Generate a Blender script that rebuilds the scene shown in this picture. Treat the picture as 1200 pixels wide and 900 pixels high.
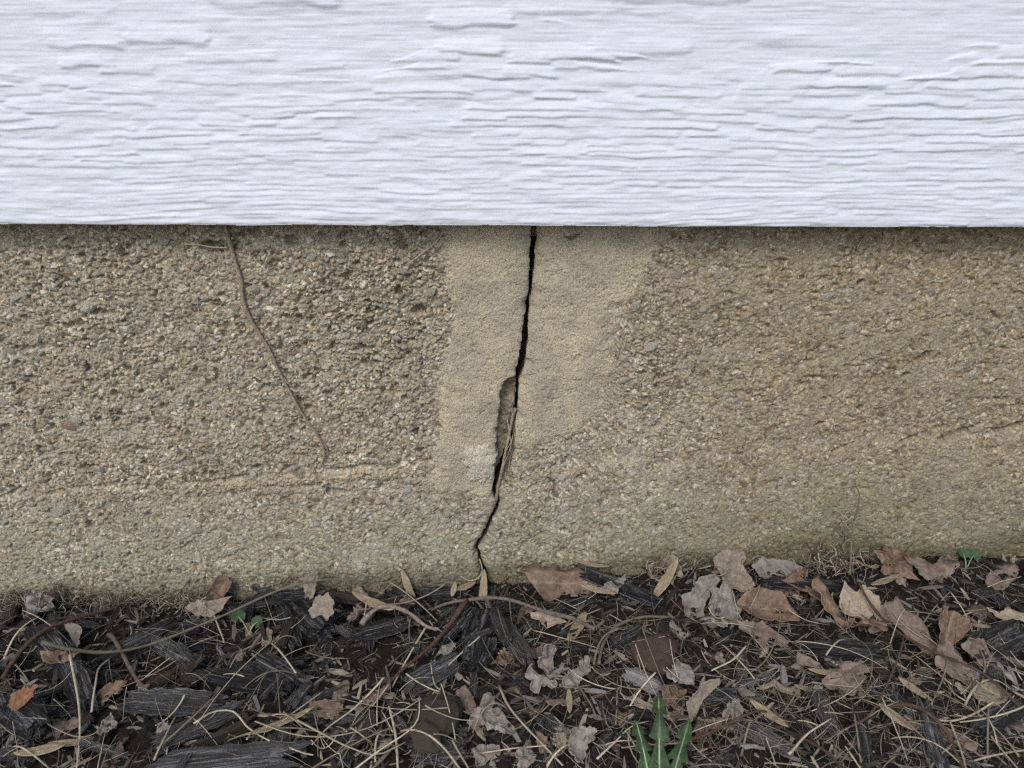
import bpy, math
import numpy as np
from mathutils import Vector, Matrix, Euler

for o in list(bpy.data.objects):
    bpy.data.objects.remove(o)
SC = bpy.context.scene
COL = SC.collection
R = math.radians
RNG = np.random.default_rng(7)

# ------------------------------------------------------------------ camera
CAM_D, CAM_H, PITCH, FPX = 0.52, 0.379, R(22), 857.0
cd = bpy.data.cameras.new('camera')
cam = bpy.data.objects.new('camera', cd)
COL.objects.link(cam)
cam.location = (0, -CAM_D, CAM_H)
cam.rotation_euler = (R(90) - PITCH, 0, 0)
cd.sensor_width = 36
cd.lens = 36 * FPX / 1200
cd.clip_start = 0.01
cd.clip_end = 500
cd.dof.use_dof = True
cd.dof.focus_distance = 0.545
cd.dof.aperture_fstop = 9.0
SC.camera = cam

# ------------------------------------------------------------------ sky, sun, exposure
SUN_ELEV, SUN_AZ = R(44), R(200)          # azimuth clockwise from +y (the wall faces -y)
w = bpy.data.worlds.new('World')
SC.world = w
w.use_nodes = True
nt = w.node_tree
nt.nodes.clear()
sky = nt.nodes.new('ShaderNodeTexSky')
sky.sky_type = 'NISHITA'
sky.sun_disc = False
sky.sun_elevation = SUN_ELEV
sky.sun_rotation = SUN_AZ
sky.dust_density = 1.5
sky.ozone_density = 1.8
bgn = nt.nodes.new('ShaderNodeBackground')
bgn.inputs['Strength'].default_value = 0.14
wo = nt.nodes.new('ShaderNodeOutputWorld')
nt.links.new(sky.outputs[0], bgn.inputs[0])
nt.links.new(bgn.outputs[0], wo.inputs[0])
sl = bpy.data.lights.new('sun', 'SUN')
sl.energy = 1.05
sl.angle = R(26)
sl.color = (1.0, 0.96, 0.91)
sun = bpy.data.objects.new('sun', sl)
COL.objects.link(sun)
sd = Vector((math.sin(SUN_AZ) * math.cos(SUN_ELEV), math.cos(SUN_AZ) * math.cos(SUN_ELEV), math.sin(SUN_ELEV)))
sun.rotation_euler = (-sd).to_track_quat('-Z', 'Y').to_euler()
SC.view_settings.view_transform = 'Standard'
SC.view_settings.look = 'None'
SC.view_settings.gamma = 1
SC.view_settings.exposure = 0.37
SC.view_settings.use_curve_mapping = False
SC.cycles.max_bounces = 5
SC.cycles.use_denoising = False
SC.cycles.sampling_pattern = 'TABULATED_SOBOL'
SC.cycles.filter_width = 1.3
SC.cycles.sample_clamp_indirect = 4

# ------------------------------------------------------------------ noise in numpy
def hsh(ix, iy, seed):
    ix = ix.astype(np.int64).astype(np.uint64)
    iy = iy.astype(np.int64).astype(np.uint64)
    h = ix * np.uint64(374761393) + iy * np.uint64(668265263) + np.uint64(seed * 2246822519 + 12345)
    h = (h ^ (h >> np.uint64(13))) * np.uint64(1274126177)
    h = h & np.uint64(0xFFFFFFFF)
    h = (h ^ (h >> np.uint64(16))) * np.uint64(2654435761) & np.uint64(0xFFFFFFFF)
    h = h ^ (h >> np.uint64(15))
    return (h & np.uint64(0xFFFFFF)).astype(np.float64) / float(0x1000000)

def vn(x, y, seed=0):                       # value noise, -1..1
    x = np.asarray(x, float); y = np.asarray(y, float)
    ix = np.floor(x); iy = np.floor(y)
    fx = x - ix; fy = y - iy
    fx = fx * fx * fx * (fx * (fx * 6 - 15) + 10)
    fy = fy * fy * fy * (fy * (fy * 6 - 15) + 10)
    a = hsh(ix, iy, seed); b = hsh(ix + 1, iy, seed)
    c = hsh(ix, iy + 1, seed); d = hsh(ix + 1, iy + 1, seed)
    return 2 * ((a * (1 - fx) + b * fx) * (1 - fy) + (c * (1 - fx) + d * fx) * fy) - 1

def fbm(x, y, seed=0, o=3):
    s = 0.0; a = 0.55
    for k in range(o):
        s = s + a * vn(x * 2 ** k + 17.3 * k, y * 2 ** k - 9.1 * k, seed + k)
        a *= 0.5
    return s

def worley(x, y, seed=0):
    ix = np.floor(x); iy = np.floor(y)
    f1 = np.full(x.shape, 9.0); f2 = np.full(x.shape, 9.0); cid = np.zeros(x.shape)
    for dx in (-1, 0, 1):
        for dy in (-1, 0, 1):
            cx = ix + dx; cy = iy + dy
            px = cx + hsh(cx, cy, seed); py = cy + hsh(cx, cy, seed + 1)
            d = np.hypot(px - x, py - y)
            near = d < f1
            f2 = np.where(near, f1, np.minimum(f2, d))
            cid = np.where(near, hsh(cx, cy, seed + 2), cid)
            f1 = np.where(near, d, f1)
    return f1, f2, cid

def sstep(a, b, x):
    t = np.clip((x - a) / (b - a), 0, 1)
    return t * t * (3 - 2 * t)

# ------------------------------------------------------------------ where a photograph pixel lies on a plane of the place
def ray(u, v):
    dx, dy, dz = (u - 600) / FPX, -(v - 450) / FPX, 1.0
    return dx, math.cos(PITCH) * dz + math.sin(PITCH) * dy, -math.sin(PITCH) * dz + math.cos(PITCH) * dy

def W(u, v, y=0.0):                          # point on a vertical plane
    rx, ry, rz = ray(u, v)
    t = (y + CAM_D) / ry
    return rx * t, CAM_H + rz * t

# line where the ground meets the foundation
_gl = [W(u, v) for u, v in ((0, 694), (120, 695), (260, 692), (400, 684), (560, 676), (700, 660), (850, 650), (1000, 642), (1200, 640))]
_gx = np.array([-3.0] + [p[0] for p in _gl] + [3.0])
_gz = np.array([_gl[0][1] - 0.006] + [p[1] for p in _gl] + [_gl[-1][1] + 0.004]) - 0.011

def zg(x, y):
    base = np.interp(x, _gx, _gz)
    lo = float(np.mean(_gz))
    k = np.clip(-np.asarray(y) / 1.2, 0, 1)
    return base * (1 - k) + lo * k + 0.03 * np.asarray(y) * (1 - k)

# ------------------------------------------------------------------ mesh helpers
def np_mesh(name, V, quads=None, tris=None, smooth=True, attrs=None):
    me = bpy.data.meshes.new(name)
    V = np.asarray(V, np.float32).reshape(-1, 3)
    nq = 0 if quads is None else len(quads)
    ntri = 0 if tris is None else len(tris)
    me.vertices.add(len(V))
    me.vertices.foreach_set('co', V.ravel())
    idx = []
    if nq: idx.append(np.asarray(quads, np.int32).ravel())
    if ntri: idx.append(np.asarray(tris, np.int32).ravel())
    idx = np.concatenate(idx)
    me.loops.add(len(idx))
    me.loops.foreach_set('vertex_index', idx)
    me.polygons.add(nq + ntri)
    starts = np.concatenate([np.arange(nq) * 4, nq * 4 + np.arange(ntri) * 3]).astype(np.int32)
    me.polygons.foreach_set('loop_start', starts)
    me.polygons.foreach_set('use_smooth', np.full(nq + ntri, smooth))
    for k, a in (attrs or {}).items():
        a = np.asarray(a, np.float32)
        if a.ndim == 2:
            at = me.attributes.new(k, 'FLOAT_COLOR', 'POINT')
            if a.shape[1] == 3:
                a = np.concatenate([a, np.ones((len(a), 1), np.float32)], 1)
            at.data.foreach_set('color', a.ravel())
        else:
            at = me.attributes.new(k, 'FLOAT', 'POINT')
            at.data.foreach_set('value', a.ravel())
    me.update(calc_edges=True)
    me.validate()
    return me

def grid_quads(nr, nc, flip=False):
    i = np.arange(nr * nc).reshape(nr, nc)
    q = np.stack([i[:-1, :-1], i[:-1, 1:], i[1:, 1:], i[1:, :-1]], -1).reshape(-1, 4)
    return q[:, ::-1] if flip else q

def obj(name, me, mat=None, parent=None, loc=None, rot=None, scale=None):
    o = bpy.data.objects.new(name, me)
    COL.objects.link(o)
    if mat is not None and me is not None and not me.materials:
        me.materials.append(mat)
    if loc is not None: o.location = loc
    if rot is not None: o.rotation_euler = rot
    if scale is not None: o.scale = scale
    if parent is not None:
        o.parent = parent
    return o

def tag(o, label=None, cat=None, group=None, kind=None):
    if label: o['label'] = label.replace('mauve brown', 'mauve').replace('mauve', 'dusky brown')
    if cat: o['category'] = cat
    if group: o['group'] = group
    if kind: o['kind'] = kind
    return o

class Joined:
    def __init__(s):
        s.V = []; s.Q = []; s.T = []; s.C = []; s.n = 0
    def add(s, V, Q=None, T=None, c=None):
        V = np.asarray(V)
        if Q is not None and len(Q): s.Q.append(np.asarray(Q) + s.n)
        if T is not None and len(T): s.T.append(np.asarray(T) + s.n)
        s.V.append(V); s.n += len(V)
        if c is not None: s.C.append(np.tile(np.asarray(c, float), (len(V), 1)))
    def mesh(s, name, smooth=True):
        return np_mesh(name, np.concatenate(s.V), np.concatenate(s.Q) if s.Q else None,
                       np.concatenate(s.T) if s.T else None, smooth,
                       {'Col': np.concatenate(s.C)} if s.C else None)

def tube(P, rad, n=6, flat=1.0):
    P = np.asarray(P, float); m = len(P)
    rad = np.broadcast_to(np.asarray(rad, float), (m,))
    T = np.gradient(P, axis=0)
    T /= np.linalg.norm(T, axis=1, keepdims=True) + 1e-12
    up = np.array([0.13, 0.21, 0.97])
    if abs(T[0] @ up) > 0.9: up = np.array([0.9, -0.3, 0.1])
    A = np.cross(T, up); A /= np.linalg.norm(A, axis=1, keepdims=True) + 1e-12
    B = np.cross(A, T)
    th = np.arange(n) * 2 * np.pi / n
    V = P[:, None, :] + rad[:, None, None] * (A[:, None, :] * np.cos(th)[None, :, None] + flat * B[:, None, :] * np.sin(th)[None, :, None])
    V = V.reshape(-1, 3)
    Q = []
    for i in range(m - 1):
        for j in range(n):
            k = (j + 1) % n
            Q.append((i * n + j, i * n + k, (i + 1) * n + k, (i + 1) * n + j))
    c0 = len(V)
    V = np.concatenate([V, P[:1], P[-1:]])
    Tt = []
    for j in range(n):
        k = (j + 1) % n
        Tt.append((c0, k, j)); Tt.append((c0 + 1, (m - 1) * n + j, (m - 1) * n + k))
    return V, np.array(Q), np.array(Tt)

def spline(P, n):
    P = np.asarray(P, float)
    t = np.concatenate([[0], np.cumsum(np.linalg.norm(np.diff(P, axis=0), axis=1))])
    t /= t[-1]
    s = np.linspace(0, 1, n)
    m = np.gradient(P, t, axis=0)
    out = np.zeros((n, P.shape[1]))
    k = np.clip(np.searchsorted(t, s, side='right') - 1, 0, len(t) - 2)
    h = (t[k + 1] - t[k]); f = (s - t[k]) / h
    h = h[:, None]; f = f[:, None]
    out = (2 * f**3 - 3 * f**2 + 1) * P[k] + (f**3 - 2 * f**2 + f) * h * m[k] + (-2 * f**3 + 3 * f**2) * P[k + 1] + (f**3 - f**2) * h * m[k + 1]
    return out

# ------------------------------------------------------------------ materials
class NT:
    def __init__(s, name):
        s.m = bpy.data.materials.new(name); s.m.use_nodes = True
        s.t = s.m.node_tree; s.b = s.t.nodes['Principled BSDF']
    def n(s, kind, **kw):
        nd = s.t.nodes.new(kind)
        for k, v in kw.items():
            if k in nd.inputs: nd.inputs[k].default_value = v
            else: setattr(nd, k, v)
        return nd
    def l(s, a, b): s.t.links.new(a, b)
    def coords(s, scale=(1, 1, 1), kind='Object'):
        tc = s.n('ShaderNodeTexCoord'); mp = s.n('ShaderNodeMapping')
        s.l(tc.outputs[kind], mp.inputs[0]); mp.inputs['Scale'].default_value = scale
        return mp.outputs[0]
    def noise(s, vec, scale, detail=4, rough=0.6, dist=0.0):
        nd = s.n('ShaderNodeTexNoise', Scale=scale, Detail=detail, Roughness=rough, Distortion=dist)
        s.l(vec, nd.inputs['Vector']); return nd.outputs['Fac']
    def ramp(s, fac, stops):
        r = s.n('ShaderNodeValToRGB'); e = r.color_ramp.elements
        while len(e) < len(stops): e.new(0.5)
        for el, (p, c) in zip(e, stops):
            el.position = p; el.color = (*c, 1) if len(c) == 3 else c
        s.l(fac, r.inputs[0]); return r.outputs[0]
    def mix(s, fac, a, b, mode='MIX'):
        m = s.n('ShaderNodeMix'); m.data_type = 'RGBA'; m.blend_type = mode
        for val, i in ((fac, 0), (a, 6), (b, 7)):
            if isinstance(val, (int, float)): m.inputs[i].default_value = val
            elif isinstance(val, (tuple, list)): m.inputs[i].default_value = (*val, 1)
            else: s.l(val, m.inputs[i])
        return m.outputs[2]
    def math(s, op, a, b=0.0):
        m = s.n('ShaderNodeMath'); m.operation = op
        for val, i in ((a, 0), (b, 1)):
            if isinstance(val, (int, float)): m.inputs[i].default_value = val
            else: s.l(val, m.inputs[i])
        return m.outputs[0]
    def bump(s, h, strength, dist, prev=None):
        b = s.n('ShaderNodeBump'); b.inputs['Strength'].default_value = strength; b.inputs['Distance'].default_value = dist
        s.l(h, b.inputs['Height'])
        if prev is not None: s.l(prev, b.inputs['Normal'])
        return b.outputs[0]
    def attr(s, name):
        a = s.n('ShaderNodeAttribute'); a.attribute_name = name; return a
    def done(s, col, rough=0.9, normal=None, spec=0.25):
        if isinstance(col, (tuple, list)): s.b.inputs['Base Color'].default_value = (*col, 1)
        else: s.l(col, s.b.inputs['Base Color'])
        if isinstance(rough, (int, float)): s.b.inputs['Roughness'].default_value = rough
        else: s.l(rough, s.b.inputs['Roughness'])
        s.b.inputs['Specular IOR Level'].default_value = spec
        if normal is not None: s.l(normal, s.b.inputs['Normal'])
        return s.m

def mat_concrete():
    t = NT('aggregate_concrete')
    a = t.attr('Col').outputs['Color']
    g = t.coords()
    n1 = t.noise(g, 750, 4, 0.75)
    sp = t.ramp(n1, [(0.31, (0.36, 0.35, 0.33)), (0.45, (0.95, 0.95, 0.95)), (0.70, (1.55, 1.53, 1.48))])
    c = t.mix(1.0, a, sp, 'MULTIPLY')
    nb = t.bump(t.noise(g, 1100, 4, 0.7), 0.7, 0.0006)
    return t.done(c, 0.92, nb, 0.2)

def mat_attr(name, bump_scale=1200, bump_d=0.0003, rough=0.9, spec=0.2):
    t = NT(name)
    a = t.attr('Col').outputs['Color']
    g = t.coords()
    n1 = t.noise(g, 500, 4, 0.6)
    c = t.mix(1.0, a, t.ramp(n1, [(0.2, (0.7, 0.7, 0.7)), (0.8, (1.25, 1.25, 1.25))]), 'MULTIPLY')
    return t.done(c, rough, t.bump(t.noise(g, bump_scale, 3), 0.6, bump_d), spec)

def mat_stone(name, stops):
    t = NT(name)
    oi = t.n('ShaderNodeObjectInfo')
    base = t.ramp(oi.outputs['Random'], stops)
    g = t.coords()
    n1 = t.noise(g, 3.0, 5, 0.7)
    c = t.mix(1.0, base, t.ramp(n1, [(0.25, (0.6, 0.58, 0.55)), (0.75, (1.2, 1.2, 1.2))]), 'MULTIPLY')
    return t.done(c, 0.85, t.bump(t.noise(g, 9, 4), 0.5, 0.15), 0.3)

def mat_mortar(name, col):
    t = NT(name)
    g = t.coords()
    a = t.noise(g, 800, 4, 0.75)
    b = t.noise(g, 28, 6, 0.7)
    c = t.mix(1.0, col, t.ramp(a, [(0.32, (0.34, 0.32, 0.29)), (0.46, (0.95, 0.95, 0.95)), (0.72, (1.42, 1.40, 1.35))]), 'MULTIPLY')
    c = t.mix(1.0, c, t.ramp(b, [(0.32, (0.66, 0.68, 0.71)), (0.66, (1.16, 1.12, 1.04))]), 'MULTIPLY')
    return t.done(c, 0.93, t.bump(a, 0.9, 0.0009), 0.15)

def mat_paint():
    t = NT('white_paint')
    g = t.coords()
    d = t.noise(t.coords((6, 1, 30)), 3.0, 5, 0.6)
    c = t.ramp(d, [(0.3, (0.73, 0.75, 0.78)), (0.65, (0.79, 0.805, 0.83))])
    sp = t.noise(g, 130, 2, 0.5)
    c = t.mix(t.ramp(sp, [(0.80, (0, 0, 0)), (0.84, (1, 1, 1))]), c, (0.42, 0.40, 0.36))
    f = t.noise(t.coords((60, 1, 900)), 1.0, 4, 0.6)
    return t.done(c, 0.55, t.bump(f, 0.35, 0.0004), 0.35)

def mat_wood(name, stops, grey, greyamt, sx=0.9, rough=0.5):
    t = NT(name)
    oi = t.n('ShaderNodeObjectInfo')
    base = t.ramp(oi.outputs['Random'], stops)
    g = t.coords((sx, 6, 6))
    add = t.n('ShaderNodeVectorMath'); add.operation = 'ADD'
    t.l(g, add.inputs[0]); 
    sc = t.n('ShaderNodeVectorMath'); sc.operation = 'SCALE'
    cmb = t.n('ShaderNodeCombineXYZ')
    for i in range(3): t.l(oi.outputs['Random'], cmb.inputs[i])
    t.l(cmb.outputs[0], sc.inputs[0]); sc.inputs['Scale'].default_value = 57.0
    t.l(sc.outputs[0], add.inputs[1])
    v = add.outputs[0]
    fib = t.noise(v, 1.0, 7, 0.72)
    pat = t.noise(v, 0.30, 4, 0.65)
    k = t.math('MULTIPLY', t.ramp(fib, [(0.47, (0, 0, 0)), (0.60, (1, 1, 1))]), t.ramp(pat, [(0.41, (0.10, 0.10, 0.10)), (0.56, (1, 1, 1))]))
    k = t.math('MULTIPLY', k, greyamt)
    c = t.mix(k, base, grey)
    c = t.mix(1.0, c, t.ramp(fib, [(0.3, (0.45, 0.45, 0.45)), (0.55, (1.1, 1.1, 1.1))]), 'MULTIPLY')
    return t.done(c, rough, t.bump(fib, 1.0, 0.2), 0.5)

def mat_leaf(name, dark, light, vein=(0.5, 0.42, 0.32), veinamt=0.32):
    t = NT(name)
    oi = t.n('ShaderNodeObjectInfo')
    g = t.coords()
    a = t.noise(g, 90, 7, 0.72, 0.6)
    b = t.noise(g, 500, 4, 0.7)
    c = t.mix(t.ramp(a, [(0.32, (0, 0, 0)), (0.68, (1, 1, 1))]), dark, light)
    c = t.mix(1.0, c, t.ramp(b, [(0.3, (0.62, 0.60, 0.57)), (0.7, (1.2, 1.2, 1.2))]), 'MULTIPLY')
    va = t.attr('vein').outputs['Fac']
    c = t.mix(t.math('MULTIPLY', va, veinamt), c, vein)
    sp = t.noise(g, 260, 2, 0.5)
    c = t.mix(t.ramp(sp, [(0.70, (0, 0, 0)), (0.76, (0.6, 0.6, 0.6))]), c, tuple(x * 0.35 for x in dark))
    nb = t.bump(va, 0.5, 0.0008)
    nb = t.bump(t.noise(g, 300, 4, 0.6), 0.6, 0.0009, nb)
    return t.done(c, 0.72, nb, 0.3)

def mat_plain(name, c0, c1, scale=200, rough=0.8, bump=0.0004, spec=0.3):
    t = NT(name)
    oi = t.n('ShaderNodeObjectInfo')
    g = t.coords()
    a = t.noise(g, scale, 4, 0.65)
    c = t.mix(t.ramp(a, [(0.3, (0, 0, 0)), (0.7, (1, 1, 1))]), c0, c1)
    r = t.ramp(oi.outputs['Random'], [(0.0, (0.65, 0.65, 0.65)), (1.0, (1.2, 1.2, 1.2))])
    c = t.mix(1.0, c, r, 'MULTIPLY')
    return t.done(c, rough, t.bump(a, 0.7, bump), spec)

def mat_soil():
    t = NT('dark_soil')
    g = t.coords()
    a = t.noise(g, 160, 6, 0.7)
    c = t.ramp(a, [(0.3, (0.006, 0.005, 0.004)), (0.55, (0.022, 0.017, 0.013)), (0.8, (0.055, 0.044, 0.034))])
    return t.done(c, 0.95, t.bump(t.noise(g, 420, 5, 0.7), 1.0, 0.002), 0.2)

def mat_lawn():
    t = NT('lawn')
    g = t.coords()
    a = t.noise(g, 3, 8, 0.7)
    c = t.ramp(a, [(0.3, (0.035, 0.05, 0.018)), (0.7, (0.09, 0.10, 0.045))])
    return t.done(c, 0.95, t.bump(t.noise(g, 60, 4), 1.0, 0.02), 0.2)

M = dict(
    concrete=mat_concrete(), grains=mat_attr('concrete_grains'),
    stone=mat_stone('aggregate_stone', [(0.0, (0.38, 0.33, 0.25)), (0.3, (0.54, 0.49, 0.40)), (0.55, (0.44, 0.395, 0.31)), (0.75, (0.60, 0.545, 0.44)), (0.93, (0.44, 0.38, 0.28)), (1.0, (0.40, 0.28, 0.18))]),
    mortar=mat_mortar('tan_mortar', (0.53, 0.457, 0.335)), mortar2=mat_mortar('grey_mortar', (0.60, 0.545, 0.43)),
    paint=mat_paint(), soil=mat_soil(), lawn=mat_lawn(),
    chip_dark=mat_wood('dark_mulch', [(0, (0.024, 0.020, 0.017)), (1, (0.10, 0.081, 0.066))], (0.55, 0.53, 0.52), 0.95),
    chip_grey=mat_wood('grey_mulch', [(0, (0.10, 0.087, 0.075)), (1, (0.25, 0.222, 0.196))], (0.74, 0.71, 0.69), 1.0),
    chip_brown=mat_wood('brown_mulch', [(0, (0.08, 0.053, 0.035)), (1, (0.18, 0.125, 0.085))], (0.34, 0.29, 0.23), 0.6),
    chip_tan=mat_wood('tan_sliver', [(0, (0.25, 0.17, 0.09)), (1, (0.42, 0.32, 0.19))], (0.5, 0.42, 0.29), 0.5),
    straw=mat_plain('straw', (0.36, 0.295, 0.195), (0.60, 0.52, 0.375), 300),
    straw_dull=mat_plain('dull_stem', (0.15, 0.115, 0.075), (0.27, 0.22, 0.15), 300),
    shreds=mat_attr('shreds', 900, 0.0004, 0.85, 0.25),
    twig_red=mat_plain('red_brown_bark', (0.07, 0.035, 0.024), (0.19, 0.105, 0.075), 420, bump=0.001),
    twig_brown=mat_plain('brown_bark', (0.07, 0.05, 0.037), (0.25, 0.185, 0.14), 380, bump=0.002),
    twig_pink=mat_plain('pale_pinkish_bark', (0.12, 0.085, 0.065), (0.34, 0.265, 0.21), 420, bump=0.0015),
    twig_dark=mat_plain('dark_bark', (0.045, 0.028, 0.02), (0.12, 0.07, 0.045), 250),
    twig_olive=mat_plain('olive_stem', (0.13, 0.115, 0.075), (0.25, 0.22, 0.15), 200),
    vine=mat_plain('dry_vine', (0.19, 0.14, 0.092), (0.46, 0.365, 0.255), 450, bump=0.0014),
    rock=mat_plain('red_brown_rock', (0.07, 0.042, 0.034), (0.21, 0.135, 0.11), 330, 0.9, 0.003),
    clod=mat_plain('soil_clod', (0.075, 0.06, 0.042), (0.15, 0.12, 0.085), 120, 0.95, 0.002),
    green=mat_leaf('green_leaf', (0.03, 0.062, 0.025), (0.085, 0.135, 0.055), (0.24, 0.32, 0.19), 0.5),
    green_rib=mat_plain('green_midrib', (0.28, 0.38, 0.20), (0.38, 0.48, 0.28), 200, 0.6),
)

# ================================================================== the setting
def rect_mesh(name, x0, x1, y0, y1, z):
    return np_mesh(name, [(x0, y0, z), (x1, y0, z), (x1, y1, z), (x0, y1, z)], [(0, 1, 2, 3)])
g = obj('ground', rect_mesh('ground', -60, 60, -60, 60, -0.09), M['lawn'])
tag(g, kind='structure')

def dense_axis(a, b, step, far, nfar=26):
    mid = np.arange(a, b + step / 2, step)
    k = np.linspace(0, 1, nfar + 1)[1:] ** 2.2
    return np.concatenate([(a - (far + a) * k)[::-1], mid, b + (far - b) * k])

# soil bed
xs = dense_axis(-0.60, 0.60, 0.0028, 3.2)
ys = np.concatenate([-(np.linspace(0, 1, 22)[1:] ** 2.0 * 1.4 + 0.34)[::-1], np.arange(-0.34, 0.0301, 0.0028)])
GX, GY = np.meshgrid(xs, ys)
GZ = zg(GX, GY) + 0.004 * fbm(GX / 0.05, GY / 0.05, 3) + 0.004 * fbm(GX / 0.012, GY / 0.012, 5) + 0.002 * fbm(GX / 0.004, GY / 0.004, 8, 2)
GZ -= sstep(-1.2, -1.74, GY) * 0.12
soil = obj('soil_bed', np_mesh('soil_bed', np.stack([GX, GY, GZ], -1), grid_quads(*GX.shape)), M['soil'])
tag(soil, kind='structure')

# ================================================================== foundation wall with its crack
_crk = np.array([(255, 622, 629), (265, 622, 629), (290, 621, 628), (320, 619.5, 625), (340, 619.2, 622.8), (352, 616.5, 620.8), (370, 615, 620.2),
    (385, 612.5, 619), (400, 611, 618.6), (420, 608.5, 616.5), (430, 605.5, 615), (437, 604, 613.2), (446, 604, 608.8), (460, 604.8, 607.8), (480, 602, 606.2),
    (500, 597.5, 603.6), (520, 594, 602), (540, 587, 596.5), (555, 580.5, 590), (565, 578, 584.5), (575, 576.2, 580), (585, 579.6, 583.2), (590, 582.2, 585.2), (600, 578.4, 582),
    (610, 573.4, 576.4), (620, 569, 573), (630, 564.6, 569), (636, 559, 563.4), (645, 556, 559.4), (655, 559.4, 562.2), (665, 562.4, 566), (674, 564, 570.5),
    (684, 565, 571.5), (720, 566, 572)], float)
_cz = np.array([W(0, v)[1] for v in _crk[:, 0]])
_cl = np.array([W(u, v)[0] for v, u, _ in _crk]); _cr = np.array([W(u, v)[0] for v, _, u in _crk])
_o = np.argsort(_cz); _cz, _cl, _cr = _cz[_o], _cl[_o], _cr[_o]
def crackL(z): return np.interp(z, _cz, _cl) - 0.0004 * sstep(0.09, 0.06, z) + 0.0006 * vn(z / 0.0021, z * 0 + 3.3, 21) + 0.0005 * vn(z / 0.006, z * 0 + 1.3, 22)
def crackR(z): return np.maximum(np.interp(z, _cz, _cr) + 0.0004 * sstep(0.09, 0.06, z) + 0.0005 * vn(z / 0.0025, z * 0 + 5.3, 23) + 0.0004 * vn(z / 0.006, z * 0 + 1.3, 22), crackL(z) + 0.0012)
_rec = np.array([(440, 603), (442, 598), (443.5, 593), (447, 588.5), (452, 587.5), (465, 585.6), (480, 584.6), (500, 583.2), (510, 582.8), (530, 582), (545, 579.6), (556, 577.6), (562, 580), (566, 583)], float)
_rz = np.array([W(0, v)[1] for v in _rec[:, 0]])[::-1]; _rx = np.array([W(u, v)[0] for v, u in _rec])[::-1]
def recL(z):
    r = np.interp(z, _rz, _rx, left=9, right=9) + 0.0010 * vn(z / 0.0025, z * 0 + 8.3, 25) + 0.0018 * vn(z / 0.009, z * 0 + 2.3, 26)
    return np.where((z < _rz[0]) | (z > _rz[-1]), 9, r)

def px_line(pts):
    P = np.array([W(u, v) for u, v in pts]); P = P[np.argsort(P[:, 1])]
    return lambda z: np.interp(z, P[:, 1], P[:, 0])
patchL = px_line([(516, 262), (520, 300), (527, 340), (531, 370), (522, 400), (514, 440), (513, 480), (514, 505), (506, 540), (503, 565), (506, 585), (580, 597)])
patchR = px_line([(790, 262), (762, 300), (742, 340), (724, 380), (716, 410), (710, 440), (701, 475), (690, 498), (650, 517), (618, 532), (596, 548)])
zPL, zPR = W(540, 582)[1], W(640, 528)[1]

def roughness_map(X, Z):
    left = 1 - sstep(0.03, 0.11, X)
    r = 0.50 + 0.45 * left
    def blob(u, v, ru, rv):
        cx, cz = W(u, v); k = 0.00066
        return np.exp(-(((X - cx) / (ru * k)) ** 2 + ((Z - cz) / (rv * k)) ** 2))
    r = r + 0.75 * blob(440, 350, 80, 110) + 0.6 * blob(765, 430, 45, 70) + 0.35 * blob(120, 370, 90, 60)
    r = r - 0.3 * blob(450, 640, 260, 50)
    zb = np.interp(X, [-0.45, -0.05, 0.02, 0.5], [W(0, 592)[1], W(500, 552)[1], W(640, 552)[1], W(1200, 512)[1]])
    r = r * (1 - 0.28 * sstep(0.010, -0.03, Z - zb))
    return np.clip(r, 0.2, 1.7)

def ridge_lines(X, Z):
    P = np.array([W(u, v) for u, v in ((-40, 592), (0, 588), (120, 578), (250, 574), (300, 566), (400, 557), (505, 549))])
    Q = np.array([W(u, v) for u, v in ((600, 548), (700, 546), (800, 538), (950, 522), (1080, 516), (1240, 506))])
    zl = np.interp(X, P[:, 0], P[:, 1]) + 0.0012 * vn(X / 0.02, X * 0, 31)
    amp = 0.3 + 0.7 * sstep(W(180, 570)[0], W(290, 570)[0], X)
    on = (X < P[-1, 0] + 0.004)
    d = Z - zl
    h = on * amp * (0.8 + 0.6 * vn(X / 0.011, X * 0 + 4, 35)) * (0.0019 * np.exp(-(d / 0.0042) ** 2) - 0.0045 * np.exp(-((d - 0.0065) / 0.0014) ** 2) * sstep(-0.25, 0.2, vn(X / 0.02, X * 0 + 9, 37)) - 0.0013 * np.exp(-((d + 0.0075) / 0.0018) ** 2))
    zr = np.interp(X, Q[:, 0], Q[:, 1]) + 0.002 * vn(X / 0.03, X * 0 + 2, 32)
    onr = (X > Q[0, 0])
    h = h + onr * (0.0024 * sstep(0.006, -0.006, Z - zr + 0.006 * fbm(X / 0.02, Z / 0.02, 34)))
    return h, on * amp * np.exp(-(d / 0.005) ** 2) * sstep(-0.5, 0.3, fbm(X / 0.012, Z / 0.005, 36))

PITS = [(1060, 516, 12, 2), (1165, 506, 14, 2), (985, 524, 12, 2), (1122, 508, 20, 5), (1108, 514, 10, 4), (1084, 417, 8, 5), (1008, 332, 3, 3), (1006, 480, 4, 3), (490, 363, 7, 6), (425, 408, 9, 4), (300, 548, 6, 3), (165, 527, 8, 3), (100, 548, 8, 4), (20, 575, 9, 7),
        (250, 290, 16, 5), (250, 556, 6, 4), (145, 297, 6, 5), (350, 470, 6, 5), (120, 366, 14, 4), (340, 283, 6, 5), (1060, 440, 5, 3), (960, 497, 4, 2), (545, 575, 5, 3), (660, 620, 4, 3), (1190, 498, 8, 3),
        (395, 575, 12, 4), (60, 600, 8, 4), (105, 615, 7, 5)]

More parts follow.
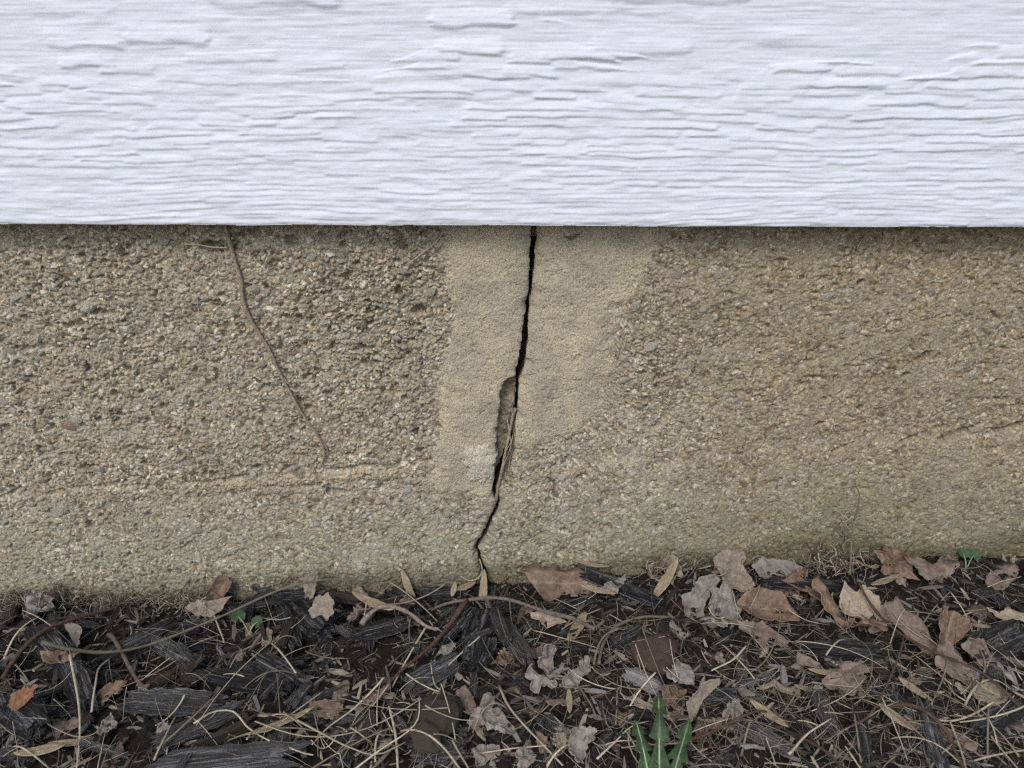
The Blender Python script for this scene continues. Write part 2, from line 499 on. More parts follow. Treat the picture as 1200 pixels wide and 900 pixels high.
def patch_mask(X, Z):
    s1 = sstep(-0.004, 0.004, X - patchL(Z)) * sstep(-0.004, 0.004, Z - zPL) * (X < crackL(Z) + 1e-4)
    s2 = sstep(-0.004, 0.004, patchR(Z) - X) * sstep(-0.004, 0.004, Z - zPR) * (X > crackR(Z) - 1e-4)
    return np.clip(s1 + s2, 0, 1)

PAL = np.array([(0.37, 0.33, 0.255), (0.44, 0.385, 0.285), (0.52, 0.48, 0.395), (0.27, 0.235, 0.175), (0.40, 0.375, 0.325), (0.33, 0.315, 0.285), (0.63, 0.595, 0.52), (0.20, 0.17, 0.13), (0.46, 0.40, 0.295), (0.39, 0.31, 0.21), (0.36, 0.34, 0.29), (0.15, 0.13, 0.105)])

def wall_tint(X, Z):
    """Stains in the concrete: green algae low down, brown damp to the right."""
    n = fbm(X / 0.06, Z / 0.04, 41)
    zb = np.interp(X, _gx, _gz)
    alg = sstep(0.10, 0.0, Z - zb + 0.03 * n) * (0.45 + 0.55 * sstep(-0.2, 0.15, X))
    dirt = sstep(0.030, 0.006, Z - zb + 0.012 * n)
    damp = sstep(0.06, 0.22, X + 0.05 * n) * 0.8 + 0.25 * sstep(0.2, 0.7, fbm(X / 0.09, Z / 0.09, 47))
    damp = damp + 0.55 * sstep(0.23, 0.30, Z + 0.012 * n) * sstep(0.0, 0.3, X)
    t = np.ones(X.shape + (3,))
    t *= 1 - alg[..., None] * (1 - np.array([0.82, 0.86, 0.79]))
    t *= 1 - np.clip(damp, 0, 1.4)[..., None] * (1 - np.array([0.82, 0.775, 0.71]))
    t *= 1 - dirt[..., None] * (1 - np.array([0.62, 0.60, 0.56]))
    t *= (1 + 0.10 * fbm(X / 0.025, Z / 0.025, 43))[..., None]
    return t

def wall_surface(X, Z):
    rough = roughness_map(X, Z)
    pm = patch_mask(X, Z)
    rl, rt = ridge_lines(X, Z)
    wx = 0.0016 * vn(X / 0.0042, Z / 0.0042, 51); wz = 0.0016 * vn(X / 0.0042, Z / 0.0042, 52)
    right = sstep(0.03, 0.10, X)
    shear = right * 0.2
    xa, za = X + wx - shear * Z, Z * (1 + 0.35 * right) + wz + 0.25 * right * X
    f1, f2, c1 = worley(xa / 0.0040, za / 0.0036, 61)
    e1 = sstep(0.03, 0.32, f2 - f1)
    g1, g2, c2 = worley((X + wx * 0.8) / 0.0019, (Z + wz * 0.8) / 0.0017, 66)
    e2 = sstep(0.0, 0.35, g2 - g1)
    rgh = rough * (1 - 0.75 * pm)
    h = 0.0016 * fbm(X / 0.07, Z / 0.07, 71) + 0.0008 * fbm(X / 0.012, Z / 0.012, 73)
    h = h + rgh * (0.0019 * e1 * (0.2 + 0.95 * c1) + 0.0010 * e2 * (0.3 + 0.9 * c2) - 0.0018)
    void = sstep(0.33, 0.55, fbm(X / 0.0075, Z / 0.006, 77, 3))
    h = h - rgh * void * 0.0040
    pit = np.zeros_like(X)
    for u, v, ru, rv in PITS:
        cx, cz = W(u, v); k = 0.00068
        pit = np.maximum(pit, sstep(1.25, 0.5, np.hypot((X - cx) / (ru * k), (Z - cz + 0.4 * (X - cx) * -1 * (X > 0.1)) / (rv * k)) + 0.45 * vn(X / 0.003, Z / 0.003, 79)))
    h = h - pit * 0.0080
    h = h + rl - 0.0016 * pm
    # rounded lips of the crack
    h = h - 0.0035 * np.exp(-np.clip(crackL(Z) - X, 0, 1) / 0.0014) * (X <= crackL(Z) + 1e-5)
    h = h - 0.0050 * np.exp(-np.clip(X - crackR(Z), 0, 1) / 0.0035) * (X >= crackR(Z) - 1e-5)
    rec = (X > recL(Z)) & (X < crackL(Z) + 1e-5)
    h = np.where(rec, -0.0085 + 0.0050 * fbm(X / 0.006, Z / 0.010, 81) + 0.0014 * vn(X / 0.0016, Z / 0.0016, 82), h)
    # colours of the pieces that show
    i1 = (c1 * 9973 % 1 * len(PAL)).astype(int); i2 = (c2 * 7919 % 1 * len(PAL)).astype(int)
    cA, cB = PAL[i1], PAL[i2]
    big = (e1 * (c1 > 0.55))[..., None] * 0.75
    col = cB * (1 - big) + cA * big
    matrix = np.array([0.30, 0.255, 0.185])
    col = col * (0.25 + 0.75 * e1[..., None]) + matrix * (0.75 - 0.75 * e1[..., None])
    flat = (0.12 * right)[..., None]
    col = col * (1 - flat) + np.array([0.35, 0.30, 0.215]) * flat
    zb = np.interp(X, [-0.45, -0.05, 0.02, 0.5], [W(0, 592)[1], W(500, 552)[1], W(640, 552)[1], W(1200, 512)[1]])
    low = sstep(0.015, -0.045, Z - zb + 0.03 * fbm(X / 0.03, Z / 0.03, 85)) * (0.7 + 0.5 * fbm(X / 0.015, Z / 0.015, 86))
    paste = np.clip(0.5 * sstep(0.02, 0.35, fbm(X / 0.016, Z / 0.012, 83, 3)) + 0.16 * low, 0, 0.85)[..., None]
    col = col * (1 - paste) + np.array([0.375, 0.34, 0.27]) * paste
    col = col * (1 - 0.35 * low[..., None] * (1 - np.array([0.86, 0.95, 0.98])))
    tanr = (rt * 0.75)[..., None]
    col = col * (1 - tanr) + np.array([0.47, 0.40, 0.29]) * tanr
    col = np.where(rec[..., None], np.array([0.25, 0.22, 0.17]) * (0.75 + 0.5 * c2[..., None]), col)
    col = np.clip(0.34 * np.array([1.0, 0.89, 0.70]) + 1.3 * (col - 0.34 * np.array([1.0, 0.89, 0.70])), 0.04, 0.8)
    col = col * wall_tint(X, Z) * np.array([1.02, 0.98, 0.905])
    return h, col

STEP = 0.00078
FAR = 3.0
zs = np.concatenate([[-0.085, -0.06], np.arange(-0.045, 0.3151, STEP), [0.33, 0.36, 0.40]])
nL, nR = int(0.50 / STEP), int(0.50 / STEP)
k = np.concatenate([np.arange(0.003, 0.5, 0.003), 0.5 + 2.0 * np.linspace(0, 1, 14) ** 1.6])
farL = (-0.50 - k)[::-1]; farR = 0.50 + k
rows = []
CL, CR = crackL(zs), crackR(zs)
sL = np.linspace(0, 1, nL); sR = np.linspace(0, 1, nR)
Xl = np.concatenate([np.tile(farL, (len(zs), 1)), -0.50 + (CL[:, None] + 0.50) * sL[None, :]], 1)
Xr = np.concatenate([CR[:, None] + (0.50 - CR[:, None]) * sR[None, :], np.tile(farR, (len(zs), 1))], 1)
Zl = np.tile(zs[:, None], (1, Xl.shape[1])); Zr = np.tile(zs[:, None], (1, Xr.shape[1]))
hl, colL = wall_surface(Xl, Zl); hr, colR = wall_surface(Xr, Zr)
# inside of the crack: the two faces run back and meet in the dark
dep = np.array([0.006, 0.014, 0.03, 0.055])
Zc = np.tile(zs[:, None], (1, 4))
jl = 0.0008 * vn(Zc / 0.004, dep[None] / 0.004 + 2, 91); jr = 0.0008 * vn(Zc / 0.004, dep[None] / 0.004 + 7, 92)
Yl = np.maximum(-hl[:, -1:] + 0.002, dep[None] + 0 * Zc); Yr = (dep[None] + 0 * Zc)[:, ::-1]
XlC = CL[:, None] + jl * 0.5; XrC = (CR[:, None] + jr * 0.5)[:, ::-1]
XX = np.concatenate([Xl, XlC, XrC, Xr], 1)
ZZ = np.concatenate([Zl, Zc, Zc, Zr], 1)
YY = np.concatenate([-hl, Yl, Yr, -hr], 1)
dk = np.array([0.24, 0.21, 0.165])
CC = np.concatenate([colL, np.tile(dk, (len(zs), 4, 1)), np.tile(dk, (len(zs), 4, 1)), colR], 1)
fw = tag(bpy.data.objects.new('foundation_wall', None), 'cracked tan concrete foundation wall under the white siding', 'foundation')
COL.objects.link(fw)
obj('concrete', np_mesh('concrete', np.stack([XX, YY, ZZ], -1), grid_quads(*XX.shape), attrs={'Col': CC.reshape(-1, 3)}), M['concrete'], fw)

def wall_h(x, z):
    return float(wall_surface(np.array([[x]]), np.array([[z]]))[0][0, 0])

# mortar smeared over the crack, one skin on either side of it
def mortar_skin(z0, z1, xin, xout, side, t_in, t_out, mask, mat, label, seed, ripple=0.0):
    zz = np.arange(z0, z1, 0.00066)
    nc = int(0.10 / 0.00066) if side else int(0.095 / 0.00066)
    s = np.linspace(0, 1, nc)
    xi, xo = xin(zz)[:, None], xout(zz)[:, None]
    X = xi + (xo - xi) * s[None]
    Z = np.tile(zz[:, None], (1, nc))
    m = mask(X, Z)
    wob = 0.0022 * fbm(X / 0.007, Z / 0.007, seed) + 0.0012 * vn(X / 0.002, Z / 0.002, seed + 8)
    h = 0.0016 * fbm(X / 0.07, Z / 0.07, 71) + 0.0004 * fbm(X / 0.015, Z / 0.011, seed + 1)
    f1, f2, c = worley((X + 0.2 * Z) / 0.0017, Z / 0.0015, seed + 2)
    ph_ = sstep(0.42, 0.6, fbm(X / 0.004, Z / 0.004, seed + 6, 2))
    h = h + 0.00055 * sstep(0, 0.4, f2 - f1) * (0.3 + c) - 0.0009 * ph_ + 0.0007 * fbm(X / 0.03 + Z / 0.05, Z / 0.012, seed + 7) + ripple * np.sin(Z / 0.0023 * 2 + 2 * vn(X / 0.01, Z / 0.01, seed)) + 0.0002 * vn(X / 0.004 + Z / 0.004, Z / 0.0025 - X / 0.006, seed + 4)
    h = h + t_out + (t_in - t_out) * m + wob * (1 - m)
    di = np.abs(X - xi)
    chipk = 0.45 + 1.2 * sstep(-0.3, 0.6, fbm(Z / 0.013, Z * 0 + seed, seed + 9, 2) + 0.15 * vn(X / 0.004, Z / 0.004, seed + 5))
    h = h - 0.0026 * chipk * np.exp(-di / (0.0010 + 0.0007 * chipk)) if not side else h - 0.0042 * chipk * np.exp(-di / (0.0018 + 0.0014 * chipk))
    V = np.stack([X, -h, Z], -1)
    lip = np.stack([xi[:, 0], np.maximum(-h[:, 0] + 0.0015, 0.0085), zz], -1)[:, None]
    V = np.concatenate([lip, V], 1)
    me = np_mesh('mortar_patch', V, grid_quads(len(zz), nc + 1, flip=not side))
    o = obj('mortar_patch', me, mat, fw)
    o['label'] = label
    return o
edgeL = lambda z: np.minimum(crackL(z), recL(z)) - 0.00005
mk1 = lambda X, Z: sstep(-0.005, 0.0065, X - patchL(Z) - 0.0050 * fbm(X / 0.014, Z / 0.014, 101) - 0.003 * fbm(X / 0.004, Z / 0.004, 102)) * sstep(-0.006, 0.007, Z - zPL - 0.008 * fbm(X / 0.012, Z / 0.012, 103) - 0.003 * fbm(X / 0.004, Z / 0.004, 104) - 0.12 * (X + 0.02))
mk2 = lambda X, Z: sstep(-0.013, 0.013, patchR(Z) - X + 0.013 * fbm(X / 0.012, Z / 0.012, 105) + 0.005 * fbm(X / 0.004, Z / 0.004, 106)) * sstep(-0.008, 0.008, Z - zPR - 0.006 * fbm(X / 0.015, Z / 0.015, 107) + 0.1 * (X - 0.03))
mortar_skin(zPL - 0.020, 0.31, edgeL, lambda z: patchL(z) - 0.014, 0, 0.0010, -0.0034, mk1, M['mortar'], 'smooth tan mortar smear along one side of the crack, with a chipped edge', 111)
mortar_skin(zPR - 0.020, 0.31, lambda z: crackR(z) + 0.00005, lambda z: patchR(z) + 0.022, 1, 0.0005, -0.0030, mk2, M['mortar'], 'wide tan mortar smear fading out to the damp side of the wall', 121)
gx0, gz0 = W(546, 566); gx1, gz1 = W(582, 516)
mk3 = lambda X, Z: sstep(-0.002, 0.004, X - gx0 - 0.007 * fbm(X / 0.006, Z / 0.006, 131)) * sstep(-0.002, 0.005, Z - gz0 - 0.008 * fbm(X / 0.006, Z / 0.006, 132)) * sstep(-0.003, 0.007, gz1 - Z + 0.009 * fbm(X / 0.006, Z / 0.006, 133) - 0.25 * (X - gx0))
mortar_skin(gz0 - 0.004, gz1 + 0.006, lambda z: edgeL(z) - 0.0006, lambda z: z * 0 + gx0 - 0.003, 0, 0.0034, -0.0006, mk3, M['mortar2'], 'small pale grey mortar dab beside the chipped hollow', 135, 0.00005)

# aggregate: the stones that can be picked out, then the grains
def blob_mesh(name, seed, sub=1, flat=0.6, amp=0.3, ang=True):
    import bmesh
    bm = bmesh.new(); bmesh.ops.create_icosphere(bm, subdivisions=sub, radius=1.0)
    r = np.random.default_rng(seed)
    dirs = r.normal(size=(7, 3)); dirs /= np.linalg.norm(dirs, axis=1, keepdims=True)
    cut = r.uniform(0.45, 0.85, 7)
    for v in bm.verts:
        p = np.array(v.co); 
        for d_, c_ in zip(dirs, cut):
            e = p @ d_
            if e > c_: p = p - d_ * (e - c_)
        p = p * (1 + amp * 0.5 * (r.random() - 0.5))
        v.co = p * np.array([1, flat, 1])
    me = bpy.data.meshes.new(name); bm.to_mesh(me); bm.free()
    me.polygons.foreach_set('use_smooth', np.full(len(me.polygons), not ang))
    return me
stone_protos = []
for i in range(9):
    me = blob_mesh('stone', 200 + i, 2 if i < 3 else 1); me.materials.append(M['stone']); stone_protos.append(me)
def free_wall(x, z):
    if patch_mask(np.array([x]), np.array([z]))[0] > 0.05: return False
    c0, c1 = crackL(np.array([z]))[0], crackR(np.array([z]))[0]
    return not (c0 - 0.008 < x < c1 + 0.008)
named_st = [(193, 281, 7), (233, 313, 8), (100, 358, 12), (62, 338, 8), (13, 412, 7), (90, 492, 9), (242, 470, 7), (186, 506, 6), (337, 365, 6), (337, 519, 5), (970, 348, 12), (957, 312, 11), (1157, 328, 11),
            (1090, 340, 9), (1030, 358, 7), (1145, 392, 5), (1105, 405, 7), (443, 341, 7), (490, 406, 7), (475, 318, 9), (765, 405, 10), (790, 400, 8), (735, 420, 8), (730, 445, 8), (785, 440, 8), (745, 360, 9), (60, 285, 8), (20, 350, 10), (1000, 332, 9),
            (70, 598, 14), (40, 610, 8), (310, 592, 8), (180, 617, 7), (110, 652, 8), (250, 618, 6), (652, 557, 7), (670, 590, 7), (655, 552, 8), (453, 503, 8), (456, 468, 7), (1120, 300, 6), (98, 300, 6)]
spots = [(u + RNG.normal() * 0.5, v, s) for u, v, s in named_st]
while len(spots) < 300:
    u, v = RNG.uniform(0, 1200), RNG.uniform(272, 655)
    x, z = W(u, v)
    if not free_wall(x, z): continue
    spots.append((u, v, 5.0 + RNG.gamma(1.4, 1.5)))
for i, (u, v, s) in enumerate(spots):
    x, z = W(u, v)
    r = s * 0.00064
    rough = float(roughness_map(np.array([x]), np.array([z]))[0])
    asp = RNG.uniform(0.5, 0.85)
    tilt = RNG.uniform(-0.6, 0.6) + (-0.6 if x > 0.08 else 0)
    y = -wall_h(x, z) + r * (0.08 if rough > 0.6 else 0.22)
    o = obj('stone', stone_protos[i % 9], None, fw, (x, y, z), (RNG.uniform(-0.25, 0.25), tilt, RNG.uniform(-0.3, 0.3)), (r, r * 0.75, r * asp))
grains = Joined()
ico = blob_mesh('tmp', 900, 1, 0.7)
iv = np.array([v.co[:] for v in ico.vertices]); it = np.array([p.vertices[:] for p in ico.polygons])
NG = 8500
gu = RNG.uniform(-25, 1225, NG); gv = RNG.uniform(262, 690, NG)
gxz = np.array([W(u, v) for u, v in zip(gu, gv)])
gpm = patch_mask(gxz[:, 0], gxz[:, 1]); grm = roughness_map(gxz[:, 0], gxz[:, 1])
gh, gcol = wall_surface(gxz[:, 0][:, None], gxz[:, 1][:, None])
gtint = wall_tint(gxz[:, 0], gxz[:, 1])
cl_, cr_ = crackL(gxz[:, 1]), crackR(gxz[:, 1])
for i in range(NG):
    x, z = gxz[i]
    if gpm[i] > 0.05 or cl_[i] - 0.004 < x < cr_[i] + 0.004: continue
    if recL(np.array([z]))[0] - 0.002 < x < cr_[i]: continue
    if RNG.random() > 0.55 + 0.45 * grm[i]: continue
    r = (1.5 + RNG.gamma(1.5, 0.75)) * 0.00064
    e = Euler(RNG.uniform(-3, 3, 3)).to_matrix()
    V = (iv * np.array([1, 0.8, RNG.uniform(0.5, 0.9)])) @ np.array(e).T * r
    V[:, 1] *= 0.7
    V += (x, -gh[i, 0] + r * (0.15 if grm[i] > 0.6 else 0.28), z)
    grains.add(V, None, it, PAL[RNG.integers(len(PAL))] * RNG.uniform(0.95, 1.35) * gtint[i] * np.array([1.05, 1.0, 0.91]))
gr = obj('aggregate_grains', grains.mesh('aggregate_grains', False), M['grains'], fw)
gr['kind'] = 'stuff'

# ================================================================== siding
SY = -0.022
zS = 0.5 * (W(0, 266, SY)[1] + W(1200, 263.5, SY)[1])
def siding_height(X, Zm):
    """Embossed grain: short overlapping flakes, each proud at its lower edge, thinner towards the foot of the board."""
    x = X * 1000; z = Zm * 1000                      # mm
    zc = np.linspace(-20, 260, 561)
    ph = np.cumsum(0.5 / (3.0 + 2.7 * sstep(20, 75, zc) + 6.0 * sstep(85, 130, zc)))
    wz = z + 9.0 * fbm(x / 260, z / 90, 201, 2) + 1.7 * fbm(x / 42, z / 13, 203, 2)
    q = np.interp(wz, zc, ph)
    jx = x + 1.6 * vn(x / 5, z / 1.3, 205) + 3.0 * fbm(x / 14, z / 6, 206, 2)
    u = jx / 36.0
    iu = np.floor(u); iq = np.floor(q)
    h = np.zeros_like(x); top = np.zeros_like(x)
    topm = sstep(84, 118, z + 16 * fbm(x / 110, z / 40, 217))
    region = sstep(-0.45, 0.35, fbm(x / 75, z / 20, 215, 3))
    for du in range(-2, 3):
        for dq in range(-2, 2):
            cu, cq = iu + du, iq + dq
            pu = cu + hsh(cu, cq, 231); pq = cq + 0.75 * hsh(cu, cq, 232)
            hl = 0.35 + 0.9 * hsh(cu, cq, 233) ** 1.3
            am = 0.35 + 0.65 * hsh(cu, cq, 234)
            am = am * np.where(hsh(cu, cq, 235) < 0.86 * topm, 0.0, 1.0)
            d = q - pq + 0.10 * vn(u * 3.1, q * 0 + cq * 3.7, 236)
            e = np.abs(u - pu) / hl
            prof = am * sstep(0.0, 0.26 + 0.10 * topm, d) * np.clip(1 - d / 1.15, 0, 1) ** 0.8 * (1 - sstep(0.84, 1.0, e))
            h = np.maximum(h, prof)
    amp = 1.05 + 0.75 * sstep(20, 70, z) + 0.5 * sstep(70, 120, z)
    h = amp * h * (0.6 + 0.4 * region)
    h = h + 0.6 * fbm(x / 24, z / 9, 225) + 0.42 * fbm(x / 14, z / 3.6, 226, 2) * (1 - 0.6 * topm) + 0.14 * vn(x / 26, z / 0.9, 227) * (0.5 + topm) + 0.10 * fbm(x / 3.5, z / 1.6, 229, 2)
    h[1:-1] = 0.25 * h[:-2] + 0.5 * h[1:-1] + 0.25 * h[2:]
    return h / 1000
house = tag(bpy.data.objects.new('house_siding', None), 'white painted lap siding with embossed wood grain above the foundation', 'siding')
COL.objects.link(house)
EXPO, LEAN = 0.19, 0.055
def siding_board(z0, fine):
    if fine:
        xx = dense_axis(-0.52, 0.52, 0.00125, 3.0); zz = np.arange(0.0, EXPO + 0.012, 0.00052)
    else:
        xx = np.linspace(-3, 3, 121); zz = np.linspace(0, EXPO + 0.012, 9)
    X, Z = np.meshgrid(xx, zz)
    h = siding_height(X, Z) if fine else 0 * X
    h = h - 0.0012 * np.exp(-Z / 0.0012)
    Y = SY + LEAN * Z - h
    Zw = Z + z0 + 0.0004 * vn(X / 0.03, X * 0, 231) * np.exp(-Z / 0.004) - 0.0030 * X * np.exp(-Z / 0.05)
    under = [np.stack([X[0], np.full_like(xx, SY + d), Zw[0] + dz], -1) for d, dz in ((0.011, 0.0006), (0.0008, 0.0001))]
    V = np.concatenate([np.stack(under, 0), np.stack([X, Y, Zw], -1)], 0)
    return obj('siding_board', np_mesh('siding_board', V, grid_quads(V.shape[0], V.shape[1])), M['paint'], house)
siding_board(zS, True)
for kk in range(1, 12):
    siding_board(zS + kk * EXPO, False)
bk = np_mesh('sheathing', [(-3, 0.012, 0.28), (3, 0.012, 0.28), (3, 0.012, zS + 12 * EXPO), (-3, 0.012, zS + 12 * EXPO), (-3, 0.2, 0.28), (3, 0.2, 0.28), (3, 0.2, zS + 12 * EXPO), (-3, 0.2, zS + 12 * EXPO)],
             [(0, 1, 2, 3), (5, 4, 7, 6), (4, 0, 3, 7), (1, 5, 6, 2), (3, 2, 6, 7)], smooth=False)
obj('sheathing', bk, M['chip_tan'], house)

# ================================================================== the heap: a height map that each fallen thing rests on
HX0, HX1, HY0, HY1, HS = -0.66, 0.66, -0.40, 0.0, 0.0015
hx = np.arange(HX0, HX1, HS); hy = np.arange(HY0, HY1 + HS, HS)
_HX, _HY = np.meshgrid(hx, hy)
H = zg(_HX, _HY) + 0.004 * fbm(_HX / 0.05, _HY / 0.05, 3) + 0.003 * fbm(_HX / 0.012, _HY / 0.012, 5)
def hidx(x, y):
    return (np.clip(np.rint((np.asarray(y) - HY0) / HS).astype(int), 0, len(hy) - 1), np.clip(np.rint((np.asarray(x) - HX0) / HS).astype(int), 0, len(hx) - 1))
def Hat(x, y):
    return H[hidx(x, y)]
def G(u, v):                                   # where a pixel of the ground lies
    rx, ry, rz = ray(u, v)
    z = 0.0
    for _ in range(8):
        t = (z - CAM_H) / rz
        x, y = rx * t, min(-CAM_D + ry * t, -0.002)
        z = 0.6 * z + 0.4 * float(Hat(x, y))
    return x, y
def pxs(u, v):                                 # size of a photograph pixel at that spot of the ground
    x, y = G(u, v); z = float(Hat(x, y))
    return (math.cos(PITCH) * (y + CAM_D) + math.sin(PITCH) * (CAM_H - z)) / FPX
def stamp(V, only_raise=0.7):                  # a thing has come to rest: raise the map under its points
    iy, ix = hidx(V[:, 0], V[:, 1])
    np.maximum.at(H, (iy, ix), V[:, 2])
def densify(V, Q):
    return np.concatenate([V] + [V[Q].mean(1)] + [0.5 * (V[Q[:, 0]] + V[Q[:, 1]]), 0.5 * (V[Q[:, 1]] + V[Q[:, 2]])])

def drop_box(u=None, v=None, a=0.02, b=0.006, c=0.004, yaw=0.0, xy=None, tiltmax=0.5, sink=0.25):
    x, y = xy if xy is not None else G(u, v)
    ey = abs(a * math.sin(yaw)) + abs(b * math.cos(yaw)) + 0.002
    y = min(y, -ey)
    s, t = np.meshgrid(np.linspace(-1, 1, 11), np.linspace(-1, 1, 5))
    ca, sa = math.cos(yaw), math.sin(yaw)
    X = x + a * s * ca - b * t * sa; Y = y + a * s * sa + b * t * ca
    Zs = Hat(X, Y)
    A = np.stack([s.ravel() * a, t.ravel() * b, np.ones(s.size)], 1)
    wgt = 1 + 3 * (Zs.ravel() > np.median(Zs))
    sol = np.linalg.lstsq(A * wgt[:, None], Zs.ravel() * wgt, rcond=None)[0]
    ga, gb = np.clip(sol[0] + RNG.normal() * 0.08, -tiltmax, tiltmax), np.clip(sol[1] + RNG.normal() * 0.2, -tiltmax, tiltmax)
    res = Zs.ravel() - ga * s.ravel() * a - gb * t.ravel() * b
    z = np.quantile(res, 0.8) + c * (1 - 2 * sink)
    ax = np.array([ca, sa, 0]) + np.array([0, 0, ga]); ax /= np.linalg.norm(ax)
    bx = np.array([-sa, ca, 0]) + np.array([0, 0, gb]); bx -= ax * (ax @ bx); bx /= np.linalg.norm(bx)
    cx = np.cross(ax, bx)
    m = Matrix(((ax[0], bx[0], cx[0], x), (ax[1], bx[1], cx[1], y), (ax[2], bx[2], cx[2], z), (0, 0, 0, 1)))
    s, t = np.meshgrid(np.linspace(-1, 1, max(3, int(2 * a / HS) + 2)), np.linspace(-1, 1, max(3, int(2 * b / HS) + 2)))
    inside = (np.abs(s) ** 4 + np.abs(t) ** 4) < 1.1
    P = np.array([x, y, z]) + (s * a)[..., None] * ax + (t * b)[..., None] * bx + cx * c * 0.8
    stamp(P[inside])
    return m

# --- fine shreds of mulch, uncountable
def splinter(r, L, wd, th):
    n = 4
    x = np.linspace(-1, 1, 3)
    V = []
    for i, xx in enumerate(x):
        k = (0.55, 1, 0.4)[i] * r.uniform(0.7, 1.1)
        for (p, q) in ((-1, -1), (1, -1), (1, 1), (-1, 1)):
            V.append((xx * L + r.uniform(-.15, .15) * L * (i != 1), p * wd * k, q * th * k * r.uniform(0.7, 1.2)))
    Q = []
    for i in range(2):
        for j in range(4):
            k = (j + 1) % 4
            Q.append((i * 4 + j, i * 4 + k, i * 4 + 4 + k, i * 4 + 4 + j))
    Q += [(3, 2, 1, 0), (8, 9, 10, 11)]
    return np.array(V), np.array(Q)
SHC = np.array([(0.03, 0.025, 0.021), (0.06, 0.049, 0.04), (0.11, 0.088, 0.068), (0.19, 0.155, 0.118), (0.24, 0.22, 0.195), (0.34, 0.28, 0.20), (0.03, 0.026, 0.024)])
sh = Joined()
NS = 11000
for i in range(NS):
    L = RNG.uniform(0.0016, 0.0095); wd = L * RNG.uniform(0.06, 0.26); th = wd * RNG.uniform(0.3, 0.8)
    x = RNG.uniform(-0.6, 0.6); y = -0.003 - RNG.uniform(0, 0.30)
    V, Q = splinter(RNG, L, wd, th)
    e = np.array(Euler((RNG.uniform(-0.6, 0.6), RNG.uniform(-0.5, 0.5), RNG.uniform(0, 6.3))).to_matrix())
    V = V @ e.T
    V[:, 0] += x; V[:, 1] = np.minimum(V[:, 1] + y, -0.001)
    V[:, 2] += float(Hat(x, y)) + th * 0.7
    sh.add(V, Q, None, SHC[RNG.choice(7, p=[.24, .20, .16, .10, .13, .09, .08])])
    if i % 3 == 0: stamp(V)
shr = obj('mulch_shreds', sh.mesh('mulch_shreds', False), M['shreds'])
tag(shr, 'fine dark shreds of mulch and crumbled bark over the soil', 'mulch', kind='stuff')

# --- wood chips
def chip_mesh(seed, sx=13, na=16, taper=0.5):
    r = np.random.default_rng(seed)
    th = np.arange(na) * 2 * np.pi / na
    ridge = np.clip(1 + 0.22 * r.normal(size=na), 0.6, 1.4)
    off0 = r.uniform(0.0, 0.45, na); off1 = r.uniform(0.0, 0.45, na)
    V = []
    bend = r.uniform(-0.25, 0.25); tw = r.uniform(-0.4, 0.4)
    for i in range(sx):
        s = -1 + 2 * i / (sx - 1)
        prof = (1 - 0.45 * taper * abs(s) ** 2.5) * (1 + 0.05 * r.normal())
        for j in range(na):
            cs, sn = math.cos(th[j] + tw * s), math.sin(th[j] + tw * s)
            q = max(abs(cs), abs(sn)) ** -0.75
            x = s * (1 - (off0[j] if s < 0 else off1[j]) * abs(s) ** 3)
            rr = ridge[j] * (1 + 0.035 * r.normal())
            V.append((x, cs * q * prof * rr * 0.9, sn * q * prof * rr * 0.9 + bend * s * s * 1.2))
    V = np.array(V)
    Q = []
    for i in range(sx - 1):
        for j in range(na):
            k = (j + 1) % na
            Q.append((i * na + j, i * na + k, (i + 1) * na + k, (i + 1) * na + j))
    T = []
    n0 = len(V)
    V = np.concatenate([V, [V[:na].mean(0) + (0.1, 0, 0)], [V[-na:].mean(0) - (0.1, 0, 0)]])
    for j in range(na):
        k = (j + 1) % na
        T += [(n0, k, j), (n0 + 1, (sx - 1) * na + j, (sx - 1) * na + k)]
    return np_mesh('wood_chip', V, np.array(Q), np.array(T), smooth=False)
CHIP = {}
for kd in ('chip_dark', 'chip_grey', 'chip_brown', 'chip_tan'):
    CHIP[kd] = []
    for i in range(10 if kd == 'chip_dark' else 6):
        me = chip_mesh(300 + i + len(kd) * 20, taper=0.5 if kd != 'chip_tan' else 1.3)
        me.materials.append(M[kd]); CHIP[kd].append(me)
def chip(kd, m, a, b, c, label, group='mulch chips strewn on the bed', name='wood_chip'):
    o = obj(name, CHIP[kd][RNG.integers(len(CHIP[kd]))])
    o.matrix_world = m @ Matrix.Diagonal((a, b, c, 1))
    tag(o, label, 'wood chip', group)
    return o
PX = 0.00062
